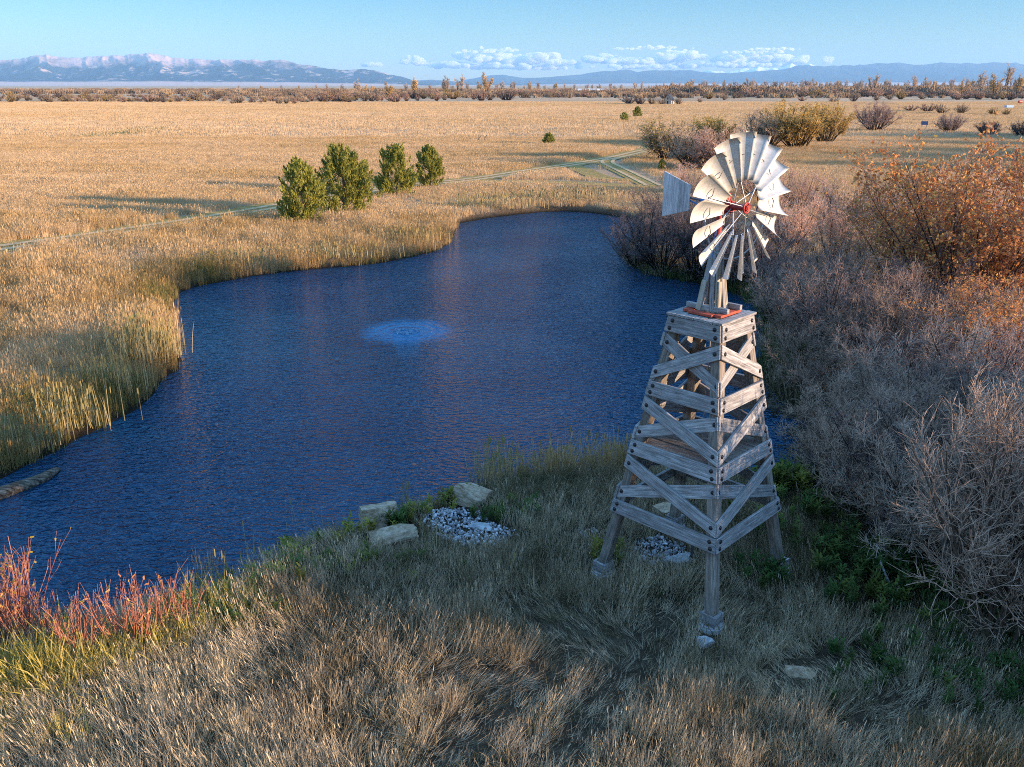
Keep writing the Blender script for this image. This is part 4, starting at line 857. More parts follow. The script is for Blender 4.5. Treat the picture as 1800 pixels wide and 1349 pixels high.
reeds(890, 1060, 12, .1, .1, .85, .011, 'pair of straw-coloured stems on the bank by the trampled swirl', 22, 0)
# --- leafy green herbs
def herb(seed, K=60, h=.4):
    g = rs(seed); n_ = 7; Vs, Qs = [], []; C, U, W = [], [], []
    for i in range(n_):
        a = g.random() * 6.28; t = np.linspace(.25, 1, K // n_); ln = .35 * g.random(); st = np.stack([np.cos(a) * ln * t * h, np.sin(a) * ln * t * h, t * h * (.7 + .4 * g.random())], 1)
        b = g.random(len(t)) * 6.28; d = np.stack([np.cos(b), np.sin(b), .3 + .5 * g.random(len(t))], 1); C.append(st + d * .05); U.append(np.stack([-np.sin(b), np.cos(b), 0 * b], 1) * .018); W.append(nrm(d) * .055)
    V, Q = quads(np.concatenate(C), np.concatenate(U), np.concatenate(W)); return V, Q, None
hp_ = [herb(i) for i in range(6)]
X, Y, S, TI = [], [], [], []
for (px_, py_, n_, sx_, sy_, s_, ti) in ((560, 950, 36, 1.1, .35, .9, .85), (500, 990, 30, .7, .35, .9, .85), (450, 1030, 30, .5, .35, 1.0, .9), (430, 1090, 30, .5, .3, .9, .6), (600, 1000, 20, .8, .3, .8, .7), (735, 905, 18, .2, .2, .8, .8), (800, 880, 26, .3, .2, .9, .85), (690, 925, 18, .25, .15, .9, .6), (905, 905, 14, .3, .2, .8, .55), (855, 915, 10, .2, .15, .8, .4),
        (1420, 900, 22, .9, .6, 1.0, .6), (1500, 985, 34, .6, .5, 1.0, .5), (1560, 1010, 44, .7, .5, 1.2, .4), (1600, 1060, 34, .8, .5, 1.1, .45), (1480, 1060, 16, .5, .4, 1.0, .45), (1400, 950, 16, .5, .4, 1.0, .5), (1700, 1130, 26, .8, .5, 1.0, .4), (1350, 1020, 20, .3, .3, 1., .3), (1430, 640, 40, .5, .3, 1.6, .7), (1430, 850, 30, .8, .5, 1.2, .4), (1070, 985, 16, .2, .15, 1.0, 1.0), (1380, 860, 26, .4, .3, 1.3, .75), (1560, 1180, 26, .8, .5, .8, .35), (1780, 1200, 60, .8, .5, 1.0, .2)):
    p = G(px_, py_); X.append(p[0] + g.normal(size=n_) * sx_); Y.append(p[1] + g.normal(size=n_) * sy_); S.append(s_ * (.7 + .6 * g.random(n_))); TI.append(np.clip(ti + .15 * g.normal(size=n_), 0, 1))
X, Y, S, TI = map(np.concatenate, (X, Y, S, TI)); d = sdf(X, Y); ok = d > .05
scatter('green_herbs', hp_, np.stack([X, Y, gz(X, Y, d)], 1)[ok], np.stack([0 * X, 0 * X, g.random(len(X)) * 6.28], 1)[ok], S[ok], TI[ok], GREEN, 'leafy green and yellow herbs along the banks', 9)
# floating leaf litter in the dark inlet
LITTER = mat_leafy('leaf_litter', [(0, (0.02, 0.016, 0.012)), (.7, (0.07, 0.055, 0.04)), (1, (0.16, 0.14, 0.11))], 0, .3)
lf = []
for i in range(3):
    gg = rs(i); C = np.c_[gg.normal(size=(9, 2)) * .12, np.zeros(9)]; a = gg.random(9) * 6.28; V, Q = quads(C, np.stack([np.cos(a), np.sin(a), .1 * gg.normal(size=9)], 1) * .035, np.stack([-np.sin(a), np.cos(a), 0 * a], 1) * .03); lf.append((V, Q, None))
xs, ys = [], []
for (px_, py_, n_) in ((1370, 705, 90), (1410, 725, 120), (1440, 760, 160), (1460, 790, 120), (1355, 680, 50)):
    p = G(px_, py_, WZ); xs.append(p[0] - .3 + .4 * g.normal(size=n_)); ys.append(p[1] - .1 + .35 * g.normal(size=n_))
xs, ys = np.concatenate(xs), np.concatenate(ys)
scatter('floating_leaves', lf, np.stack([xs, ys, 0 * xs + WZ + .012], 1), np.stack([0 * xs, 0 * xs, g.random(len(xs)) * 6.28], 1), .7 + .6 * g.random(len(xs)), g.random(len(xs)), LITTER, 'floating leaf litter in the dark inlet', 10)
# ---------------------------------------------------------------- shrubs
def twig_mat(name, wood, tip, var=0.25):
    return mat_leafy(name, [(0, tuple(c * .30 for c in wood)), (.22, tuple(c * .8 for c in wood)), (.5, tuple((a + b) / 2 for a, b in zip(wood, tip))), (.8, tip), (1, tuple(min(1, c * 1.35) for c in tip))], 0.0, var, 'lvl')  # wood-to-tip bark colour, its dark low end painting shade into bush interiors
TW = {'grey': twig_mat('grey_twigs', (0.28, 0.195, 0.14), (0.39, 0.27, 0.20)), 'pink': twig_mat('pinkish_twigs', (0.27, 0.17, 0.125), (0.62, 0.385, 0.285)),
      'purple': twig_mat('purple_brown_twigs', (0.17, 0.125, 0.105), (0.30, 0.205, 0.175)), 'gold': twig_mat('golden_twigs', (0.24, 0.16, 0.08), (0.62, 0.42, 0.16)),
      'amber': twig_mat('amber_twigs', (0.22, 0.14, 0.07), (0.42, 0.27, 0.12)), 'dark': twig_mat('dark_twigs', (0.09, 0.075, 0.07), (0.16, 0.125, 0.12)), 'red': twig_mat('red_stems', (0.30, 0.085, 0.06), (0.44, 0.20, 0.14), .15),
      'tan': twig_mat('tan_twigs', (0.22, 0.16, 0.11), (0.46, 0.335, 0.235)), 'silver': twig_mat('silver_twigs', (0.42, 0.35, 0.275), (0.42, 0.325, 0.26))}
LF = {'gold': mat_leafy('golden_leaves', [(0, (0.36, 0.21, 0.05)), (1, (0.62, 0.40, 0.12))], .35, .1, 'lvl'), 'orange': mat_leafy('orange_leaves', [(0, (0.48, 0.16, 0.06)), (.5, (0.74, 0.32, 0.12)), (1, (0.76, 0.46, 0.13))], .35, .1, 'lvl'), 'yellow': mat_leafy('yellow_leaves', [(0, (0.26, 0.19, 0.03)), (1, (0.50, 0.38, 0.07))], .35, .1, 'lvl'),
      'rust': mat_leafy('rusty_leaves', [(0, (0.22, 0.09, 0.04)), (1, (0.38, 0.18, 0.07))], .3, .1, 'lvl')}
BUSH = {}
def bush_data(kind, seed, H=5.0, stems=36, spread=0.85, thick=1.8, k=(8, 7, 2), leaves=0, lsize=.035, base=.45, up=.5, light=False):
    g = rs(seed); a = g.random(stems) * 6.283; r = base * np.sqrt(g.random(stems)); p = np.stack([r * np.cos(a), r * np.sin(a), np.zeros(stems) - .05], 1)
    lean = spread * np.sqrt(g.random(stems)); d = np.stack([np.sin(lean) * np.cos(a + .4 * g.normal(size=stems)), np.sin(lean) * np.sin(a + .4 * g.normal(size=stems)), np.cos(lean)], 1)
    L = H * (.62 + .42 * g.random(stems)); P0, R0 = grow(g, p, d, L, thick * .020 * L / 4, np.full(stems, thick * .006), 8, .10, up)
    p, d, rr, t = kids(g, P0, R0, k[0], .22, .98, .65); L1 = .36 * np.repeat(L, k[0]) * (1.15 - .7 * t) * (.6 + .6 * g.random(len(t)))
    P1, R1 = grow(g, p, d, L1, np.maximum(rr * .6, thick * .005), np.full(len(L1), thick * .0035), 5, .14, .25)
    p, d, rr, t = kids(g, P1, R1, k[1], .15, 1, .75); L2 = (.30 * np.repeat(L1, k[1]) + .14 * H / 5) * (.6 + .7 * g.random(len(t)))
    P2, R2 = grow(g, p, d, L2, np.maximum(rr * .6, thick * .004), np.full(len(L2), thick * .003), 3 if not light else 2, .14, .15)
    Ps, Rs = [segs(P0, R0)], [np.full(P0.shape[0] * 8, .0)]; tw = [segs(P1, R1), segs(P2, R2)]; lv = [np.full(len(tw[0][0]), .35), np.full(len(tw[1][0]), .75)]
    last = P2
    if k[2]:
        p, d, rr, t = kids(g, P2, R2, k[2], .2, 1, .8); L3 = (.22 + .22 * g.random(len(t))) * H / 5
        P3, R3 = grow(g, p, d, L3, np.full(len(L3), thick * .0034), np.full(len(L3), thick * .0022), 2, .12, .1); tw.append(segs(P3, R3)); lv.append(np.full(len(tw[-1][0]), 1.0)); last = P3
    S = Ps[0]; V, Q = tubes(*S, n=5); V[:, 2] = np.maximum(V[:, 2], -.2)
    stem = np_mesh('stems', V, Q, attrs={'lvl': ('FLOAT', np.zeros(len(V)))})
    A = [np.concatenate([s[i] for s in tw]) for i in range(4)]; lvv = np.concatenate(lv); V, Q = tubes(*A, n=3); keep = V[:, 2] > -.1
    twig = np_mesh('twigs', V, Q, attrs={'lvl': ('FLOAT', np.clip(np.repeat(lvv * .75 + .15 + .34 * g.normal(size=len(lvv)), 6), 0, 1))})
    leaf = None
    if leaves:
        i = g.integers(0, last.shape[0], leaves); j = g.integers(1, last.shape[1], leaves); C = last[i, j] + .03 * g.normal(size=(leaves, 3)); n1 = nrm(g.normal(size=(leaves, 3))); n2 = nrm(np.cross(n1, g.normal(size=(leaves, 3))))
        s = lsize * (.6 + .8 * g.random(leaves))[:, None]; V, Q = quads(C, n1 * s * .6, n2 * s); leaf = np_mesh('leaves', V, Q, attrs={'lvl': ('FLOAT', np.repeat(g.random(leaves), 4))})
    zz = np.concatenate([t.reshape(-1, 3)[:, 2] for t in (P0, P1, P2)]); BUSH[kind] = (stem, twig, leaf, float(np.percentile(zz, 99.3)))
bush_data('a', 1); bush_data('b', 2, spread=.7, stems=30); bush_data('c', 3, spread=1.05, stems=38); bush_data('d', 4, H=5.0, spread=.55, stems=24, base=.3)
bush_data('leafy', 5, H=7.5, spread=.62, stems=26, leaves=15000, lsize=.056, k=(8, 8, 3), base=.6, thick=1.3); bush_data('gold', 6, leaves=3000, lsize=.035, spread=.75)
bush_data('open', 7, H=5.5, spread=.55, stems=9, thick=1.9, k=(9, 8, 3), base=.25)
for s in 'abcd': pass
bush_data('tall', 8, H=8.0, spread=.5, stems=30, thick=1.6, k=(9, 9, 2), base=1.0); bush_data('tall2', 9, H=8.0, spread=.7, stems=34, thick=1.6, k=(9, 9, 2), base=1.2)
bush_data('mid', 21, spread=.85, stems=46, thick=3.2, k=(8, 7, 2), base=.8); bush_data('mid2', 22, spread=1.05, stems=46, thick=3.2, k=(8, 7, 2), base=.9); bush_data('midgold', 23, spread=.8, stems=46, thick=3.0, k=(8, 7, 2), base=.8, leaves=5000, lsize=.07)
bush_data('far', 10, H=5.0, spread=.85, stems=30, thick=5.0, k=(6, 4, 0), light=True); bush_data('far2', 11, H=5.0, spread=1.05, stems=34, thick=5.5, k=(6, 4, 0), base=.9, light=True); bush_data('far3', 13, H=5.0, spread=.7, stems=26, thick=6.0, k=(6, 4, 0), base=.7, light=True)
def put_bush(name, kind, x, y, h, tint, label, cat='bush', group=None, leaf=None, wide=1.0, seed=0, z=None):
    stem, twig, lf, H = BUSH[kind]; g = rs(seed + 7); s = h / H
    r = empty(name, (x, y, (gz1(x, y) if z is None else z)), g.random() * 6.28); r.scale = (s * wide, s * wide, s)
    for nm, me in (('stems', stem), ('twigs', twig)) + ((('leaves', lf),) if lf and leaf else ()):
        o = bpy.data.objects.new(nm, me); COL.objects.link(o); o.parent = r
        if not me.materials: me.materials.append(None)
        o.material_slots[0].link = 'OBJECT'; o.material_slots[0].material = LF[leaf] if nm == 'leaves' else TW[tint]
    return tag(r, label, cat, group)
def B(px, py, top, kind, tint, label, leaf=None, wide=1.0, group=None, hh=None, name='willow_bush'):
    P = G(px, py); h = hh or hgt(px, py, top); return put_bush(name, kind, P[0], P[1], h, tint, label, 'bush', group, leaf, wide, int(px * 7 + py))
# behind the pond head
B(1172, 283, 214, 'midgold', 'tan', 'rounded willow with a yellowish top, first of the row beyond the tail vane', 'yellow', 1.05)
B(1215, 296, 222, 'mid', 'tan', 'grey-tan willow right against the yellow-topped one', wide=1.1)
B(1262, 300, 226, 'mid2', 'pink', 'brownish willow directly behind the top of the windmill wheel', None, 1.1)
B(1250, 256, 207, 'midgold', 'gold', 'small yellow-green willow peeping over the row behind the wheel', 'yellow', 1.2)
B(1345, 262, 196, 'mid', 'tan', 'tan-brown willow at the near end of the big golden one', wide=1.1)
B(1400, 262, 184, 'midgold', 'gold', 'large golden willow glowing in the sun right of the wheel', 'gold', 1.15)
B(1450, 252, 184, 'midgold', 'gold', 'golden-brown willow joined to the large golden one', 'gold', .9)
B(1538, 230, 182, 'mid2', 'purple', 'dark purple round willow standing alone in the field', wide=1.15)
B(1668, 232, 201, 'mid2', 'purple', 'dark spiky willow beside the blue panel', wide=1.1)
B(1735, 238, 214, 'mid2', 'dark', 'low dark bush right of the spiky willow', wide=1.3)
B(1795, 240, 214, 'mid2', 'dark', 'low dark bush at the edge of the shaded strip', wide=1.3)
B(1165, 298, 284, 'd', 'pink', 'tiny pink-twigged seedling beside the willow row', hh=1.2)
# pinkish mass behind and right of the wheel
PK = 'pink-tinged bare willows behind the wheel'
for i, (px_, py_, tp, kd, tn_, wd, lb) in enumerate([(1210, 345, 290, 'c', 'pink', 1.2, 'low pinkish willow between the tail vane and the willow row'), (1330, 350, 278, 'c', 'pink', 1.2, 'pale pink willow touching the right edge of the upper blades'),
        (1400, 375, 300, 'a', 'pink', 1.1, 'pink-tan willow beside the right-hand blades'), (1470, 400, 318, 'c', 'pink', 1.1, 'wide pink willow in front of the sunlit field'), (1385, 440, 345, 'a', 'pink', 1.1, 'rosy-brown willow below the right-hand blades'),
        (1470, 470, 365, 'b', 'pink', 1.15, 'rosy-grey willow left of the orange-leaved shrub'), (1350, 500, 400, 'c', 'purple', 1.1, 'purplish willow behind the stub tower'), (1540, 420, 322, 'a', 'pink', 1.1, 'pink willow behind the orange-leaved shrub')]):
    B(px_, py_, tp, kd, tn_, lb, None, wd, PK)
DK = 'dark bare willows at the head of the pond'
for px_, py_, tp, kd, wd, lb in [(1120, 455, 372, 'c', 1.0, 'dark willow hanging over the water'), (1165, 468, 345, 'a', 1.1, 'dark purple willow under the tail vane'), (1225, 478, 350, 'b', 1.1, 'dark willow behind the lower left blades'), (1285, 492, 368, 'a', 1.1, 'dark willow behind the lowest blades'), (1170, 425, 335, 'c', 1.15, 'purple-grey willow behind the tail vane'), (1250, 430, 330, 'a', 1.1, 'dusky willow behind the red gearbox'), (1130, 415, 365, 'd', 1.0, 'low dark shrub between the cattails and the vane')]:
    B(px_, py_, tp, kd, 'dark' if px_ < 1240 else 'purple', lb, None, wd, DK)
# orange shrub and the thicket
B(1690, 600, 262, 'leafy', 'purple', 'tall shrub covered in small orange leaves, the biggest on the right', 'orange', 1.0, name='orange_shrub')
B(1600, 560, 330, 'leafy', 'purple', 'lower orange-flecked shrub leaning left of the tall one', 'orange', .95, name='orange_shrub')
B(1810, 590, 300, 'leafy', 'pink', 'orange-leaved shrub cut by the frame edge beside the tall one', 'orange', 1.0, name='orange_shrub')
B(1730, 700, 520, 'leafy', 'purple', 'lower shrub flecked with yellow-orange leaves beneath the tall orange one', 'orange', 1.1, name='orange_shrub')
B(1760, 520, 300, 'a', 'pink', 'pale pink willow behind the orange-leaved shrubs', None, 1.1)
TH = 'bare grey bushes of the shaded thicket'
for px_, py_, tp, kd, tn_, wd, lb in [(1400, 600, 470, 'b', 'grey', 1.1, 'grey bush above the green patch right of the tower top'), (1480, 640, 470, 'a', 'purple', 1.15, 'brown bush at the foot of the orange-flecked shrub'), (1570, 680, 500, 'b', 'grey', 1.1, 'grey bush below the orange-flecked shrub'),
        (1440, 690, 560, 'c', 'grey', 1.1, 'grey twiggy bush over the dark inlet'), (1520, 760, 590, 'open', 'silver', 1.1, 'silvery branching bush above the leaf-strewn inlet'), (1640, 760, 570, 'open', 'silver', 1.1, 'silvery branching bush under the orange-leaved shrub'), (1600, 800, 640, 'c', 'grey', 1.1, 'dense grey bush between the two silvery ones'),
        (1740, 760, 560, 'b', 'purple', 1.1, 'reddish-brown bush below the tall orange shrub'), (1790, 800, 600, 'a', 'pink', 1.1, 'reddish bush at the right frame edge'), (1540, 890, 720, 'c', 'grey', 1.1, 'dull grey bush beyond the green herbs'), (1660, 900, 680, 'a', 'grey', 1.1, 'tangled grey bush in the middle of the thicket'), (1760, 930, 680, 'open', 'silver', 1.1, 'pale-stemmed bush beside the yellow leaves'),
        (1630, 990, 780, 'c', 'silver', 1.0, 'fine-twigged pale bush arching over the herbs'), (1720, 1050, 760, 'open', 'silver', 1.0, 'grey bush with pale arching limbs'), (1760, 1150, 700, 'open', 'grey', 1.0, 'nearest grey bush with several bare trunks'), (1840, 1120, 740, 'a', 'grey', 1.0, 'grey bush cut by the frame edge behind the bare trunks'), (1830, 990, 700, 'b', 'grey', 1.0, 'grey bush at the frame edge above the bare trunks'), (1470, 830, 745, 'c', 'grey', 1.0, 'low twiggy bush at the end of the inlet')]:
    B(px_, py_, tp, kd, tn_, lb, None, wd, TH)
for i, (px_, py_, tp) in enumerate([(1430, 640, 540), (1360, 560, 470), (1520, 620, 470), (1640, 640, 470), (1720, 680, 520), (1580, 730, 580), (1480, 770, 640), (1690, 820, 640), (1560, 840, 690), (1640, 860, 690), (1740, 860, 650), (1600, 930, 740), (1690, 980, 740), (1790, 1040, 760), (1810, 870, 660), (1500, 880, 780), (1560, 950, 800), (1420, 560, 440), (1500, 530, 410)]):
    B(px_, py_, tp, 'abc'[i % 3], ('grey', 'purple', 'grey', 'dark')[i % 4], 'bare grey-brown bush buried among the other twigs of the shaded thicket', None, 1.15, 'filler bushes of the shaded thicket')
B(1800, 900, 810, 'gold', 'gold', 'small yellow-leaved shrub at the right frame edge', 'yellow', .9, name='yellow_shrub')
B(1790, 640, 585, 'd', 'red', 'red-twigged shrub below the orange leaves', None, 1.3, name='dogwood')
# trees out of the frame on the sun side, whose shade falls over the bank
for i, (x_, y_, h_, kd) in enumerate([(17.5, 10.5, 6.0, 'tall2'), (20.5, 9.0, 6.6, 'tall'), (20.0, 12.6, 6.0, 'tall2'), (22.5, 15.5, 7.4, 'tall'), (24.5, 10.4, 6.6, 'tall2'), (25.5, 6.8, 6.6, 'tall'), (27.5, 8.6, 7.0, 'tall'), (22.5, 6.8, 4.8, 'tall2'),
        (29.0, 14.4, 9.0, 'tall'), (17.8, 9.0, 4.6, 'tall2'), (30.0, 6.6, 6.2, 'tall2'), (31.5, 11.9, 13, 'tall'), (33.5, 12.6, 12, 'tall'), (52.0, 52, 11, 'tall'), (13.8, 10.2, 4.0, 'tall2'), (14.0, 10.8, 5.0, 'tall2'),
        (84, 98, 10, 'mid'), (96, 112, 11, 'mid2'), (128, 165, 12, 'mid'), (120, 140, 11, 'mid2'), (150, 150, 13, 'mid'), (140, 172, 12, 'mid2'), (108, 122, 11, 'mid'), (135, 158, 12, 'mid2')]):
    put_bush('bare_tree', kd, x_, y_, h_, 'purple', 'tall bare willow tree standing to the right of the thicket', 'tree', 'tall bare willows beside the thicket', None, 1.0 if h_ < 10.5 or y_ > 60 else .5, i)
# red-stemmed dogwoods in the near corner
def dogwood(px, py, h, K, wide, label, seed, leafn=60, tint='red'):
    g = rs(seed); P = G(px, py); a = g.random(K) * 6.28; r = wide * np.sqrt(g.random(K)); p = np.stack([r * np.cos(a), r * np.sin(a) * .6, 0 * a], 1); ln = .20 * np.abs(g.normal(size=K)); d = np.stack([np.sin(ln) * np.cos(a), np.sin(ln) * np.sin(a), np.cos(ln)], 1)
    L = h * (.55 + .55 * g.random(K)); P0, R0 = grow(g, p, d, L, np.full(K, .010), np.full(K, .005), 5, .06, .15); p1, d1, rr, t = kids(g, P0, R0, 4, .35, .95, .4); L1 = .32 * np.repeat(L, 4) * (.5 + .6 * g.random(len(t))); P1, R1 = grow(g, p1, d1, L1, np.full(len(t), .005), np.full(len(t), .003), 3, .08, .2)
    root = empty('dogwood', (P[0], P[1], gz1(*P) - .05), 0)
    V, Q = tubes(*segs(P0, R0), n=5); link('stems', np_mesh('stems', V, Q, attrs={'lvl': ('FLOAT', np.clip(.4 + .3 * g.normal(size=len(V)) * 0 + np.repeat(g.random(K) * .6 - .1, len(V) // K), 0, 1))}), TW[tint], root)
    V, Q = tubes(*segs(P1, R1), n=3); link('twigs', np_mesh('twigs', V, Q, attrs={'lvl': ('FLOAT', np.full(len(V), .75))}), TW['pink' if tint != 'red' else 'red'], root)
    i = g.integers(0, len(P1), leafn); C = P1[i, g.integers(1, 4, leafn)] + .02 * g.normal(size=(leafn, 3)); n1 = nrm(g.normal(size=(leafn, 3))); n2 = nrm(np.cross(n1, g.normal(size=(leafn, 3)))); V, Q = quads(C, n1 * .018, n2 * .045); link('leaves', np_mesh('leaves', V, Q, attrs={'lvl': ('FLOAT', np.repeat(g.random(leafn), 4))}), LF['yellow' if seed % 2 else 'orange'], root)
    return tag(root, label, 'shrub', 'red-stemmed shrubs along the near shore')
dogwood(15, 1110, 1.9, 64, .55, 'tallest pinkish red-stemmed shrub in the corner of the bank', 1, 160)
dogwood(-40, 1130, 1.9, 54, .5, 'pale pink shrub cut by the frame edge in the corner', 5, 120)
dogwood(55, 1130, 1.3, 30, .4, 'thin rusty red stems beside the tall corner shrub', 2, 60)
dogwood(140, 1150, 1.25, 44, .36, 'compact deep red dogwood over the water', 3, 20)
dogwood(225, 1140, 1.3, 36, .36, 'red dogwood with orange leaves near the yellow-green tufts', 4, 60)
dogwood(318, 1112, 1.1, 26, .3, 'low rusty stems among yellow-green sedge, farthest along the bank', 8, 40)
dogwood(262, 1130, 1.3, 24, .3, 'wispy pale red stems next to the yellow-green reed tuft', 6, 25)
# yellow-green blades at their feet
TU = mat_leafy('yellow_green_blades', [(0, (0.20, 0.20, 0.04)), (.5, (0.48, 0.38, 0.09)), (1, (0.66, 0.50, 0.18))], .35, .3)
X, Y, S = [], [], []
for px_, py_, n_, s_, sx_ in ((30, 1190, 46, 1.3, .6), (90, 1200, 30, 1.1, .5), (180, 1180, 20, .9, .4), (240, 1150, 20, 1.0, .3), (330, 1120, 24, 1.0, .35), (390, 1080, 16, 1.0, .3), (0, 1240, 34, 1.1, .5), (320, 1080, 14, 1.2, .25), (60, 1290, 20, .8, .6)):
    p = G(px_, py_); X.append(p[0] + g.normal(size=n_) * sx_); Y.append(p[1] + g.normal(size=n_) * .28); S.append(s_ * (.7 + .6 * g.random(n_)))
X, Y, S = map(np.concatenate, (X, Y, S))
scatter('yellow_sedge', [clump(800 + i, 22, .14, .55, .02, .3, .9, 0, .4) for i in range(4)], np.stack([X, Y, gz(X, Y) - .03], 1), rot_lean(g.random(len(X)) * 6.28, .15 * g.random(len(X)), 0), S, np.clip(.55 + .25 * g.normal(size=len(X)), 0, 1), TU, 'bright yellow-green sedge at the foot of the red stems', 12)
# ---------------------------------------------------------------- junipers
JUN = mat_leafy('juniper_sprays', [(0, (0.13, 0.145, 0.03)), (.45, (0.34, 0.33, 0.07)), (.8, (0.48, 0.44, 0.11)), (1, (0.34, 0.24, 0.10))], .4, .08, 'lvl'); BARK = mat_simple('juniper_bark', (0.14, 0.10, 0.075), .9, .1, 0, .4, 20, .5)
def juniper(px, py, top, wid, label, seed, lobes=(), n_=15000, h=None, s=1.0):
    g = rs(seed); P = G(px, py); H = h or hgt(px, py, top); root = empty('juniper', (P[0], P[1], gz1(*P)), 0); W = wid * H * 1.12
    # crown made of many boughs: each bough a plume of sprays that climbs outward
    nb = 150; z = H * (.03 + .92 * g.random(nb) ** .9); t = z / H
    prof = W * .5 * np.where(t < .28, .72 + .28 * t / .28, (1 - ((t - .28) / .74) ** 2.5)).clip(.06, 1); a = g.random(nb) * 6.283
    prof = prof * (.80 + .45 * fbm(a * 1.3, t * 5, seed, 2)); rr = prof * (.45 + .50 * g.random(nb)); c = np.stack([rr * np.cos(a), rr * np.sin(a), z], 1)
    for lx, lz, lr in lobes:
        k = 34; b = g.normal(size=(k, 3)) * lr * H * .45; c = np.concatenate([c, np.array([lx * H, 0, lz * H]) + b])
    c = c[c[:, 2] > .05]; nb = len(c); i = g.integers(0, nb, n_); out_ = nrm(c[i] * np.array([1, 1, 0]) + np.array([0, 0, .55 * W])); L = H * .085 * (.6 + .8 * g.random(nb))[i]
    u = g.random(n_); C = c[i] + out_ * (L * (u * 1.6 - .6))[:, None] + g.normal(size=(n_, 3)) * (L * .34 * (1.1 - u))[:, None]; C[:, 2] = np.abs(C[:, 2])
    d = nrm(out_ + .55 * g.normal(size=(n_, 3)) + np.array([0, 0, .4])); sd = nrm(np.cross(d, g.normal(size=(n_, 3)))); ln = .115 * s * (.6 + .9 * g.random(n_))[:, None]; V, Q = quads(C, sd * ln * .26, d * ln)
    tint = np.clip(.42 + .25 * (g.random(nb)[i] - .5) + .15 * g.normal(size=n_), 0, 1); tint[g.random(n_) < .02] = 1.0
    link('crown', np_mesh('crown', V, Q, attrs={'lvl': ('FLOAT', np.repeat(tint, 4))}), JUN, root)
    pts = [(0, 0, -.1), (0.03 * H, 0, H * .3), (0, .02 * H, H * .6), (0, 0, H * .88)]; rod('trunk', pts, .028 * H, BARK, root, 8, .006)
    k = 40; a = g.random(k) * 6.28; z = H * (.08 + .6 * g.random(k)); p = np.stack([0 * a, 0 * a, z], 1); d = np.stack([np.cos(a), np.sin(a), .5 + 0 * a], 1); P1, R1 = grow(g, p, d, W * .42 * (1 - .6 * z / H), np.full(k, .02 * s), np.full(k, .006 * s), 4, .15, .3); V, Q = tubes(*segs(P1, R1), n=4); link('limbs', np_mesh('limbs', V, Q), BARK, root)
    return tag(root, label, 'juniper', 'junipers in the golden grass')
juniper(533, 392, 280, .62, 'nearest leaning juniper with an open ragged outline', 1, ((.20, .52, .17), (-.18, .2, .16)), 13000)
juniper(606, 378, 256, .78, 'largest and densest juniper, broad and egg-shaped', 2, ((.24, .42, .25), (.12, .70, .2), (-.05, .75, .2)), 20000)
juniper(697, 343, 254, .66, 'left juniper of the smaller pair near the pond head', 3, ((-.28, .25, .14), (.28, .28, .16), (0, .8, .12)), 14000)
juniper(755, 329, 257, .68, 'right juniper of the smaller pair, with a tapered top', 4, ((.2, .4, .16),), 12000)
juniper(964, 257, 234, .95, 'lone small round juniper out in the field', 5, ((.12, .4, .2),), 5000, s=1.0)
juniper(1120, 206, 188, .85, 'dark round juniper in front of the old house', 6, ((.1, .6, .22), (-.05, .7, .22)), 4000, s=1.5)
juniper(1097, 212, 198, 1.2, 'smallest low sprawling juniper beside the dark round one', 7, ((.3, .5, .2),), 2500, s=1.3)
juniper(785, 166, 156, 1.0, 'single dark evergreen at the edge of the far thicket', 8, (), 1500, s=3.0, h=6.0)
juniper(1163, 300, 281, .5, 'small dark conifer seedling at the foot of the yellow-topped willow', 9, (), 1800)
for px_, py_, lb in ((843, 252, 'dark twisted dead stalk, the left one of two in the field'), (853, 251.5, 'dark twisted dead stalk, the right one of two in the field')):
    P = G(px_, py_); gg = rs(int(px_)); root = empty('dead_stalk', (*P, 0)); rod('stem', [(0.1, 0, 0), (-.05, 0, .35), (-.18, 0, .7), (-.05, 0, 1.05)], .10, BARK, root, 6, .05)
    for q in range(5): a = gg.random() * 6.28; rod('branch', [(-.05, 0, .95), (-.05 + .25 * math.cos(a), .1 * math.sin(a), 1.15 + .1 * gg.random()), (-.05 + .42 * math.cos(a), .2 * math.sin(a), 1.25 + .25 * gg.random())], .05, BARK, root, 5, .02)
    tag(root, lb, 'dead plant')
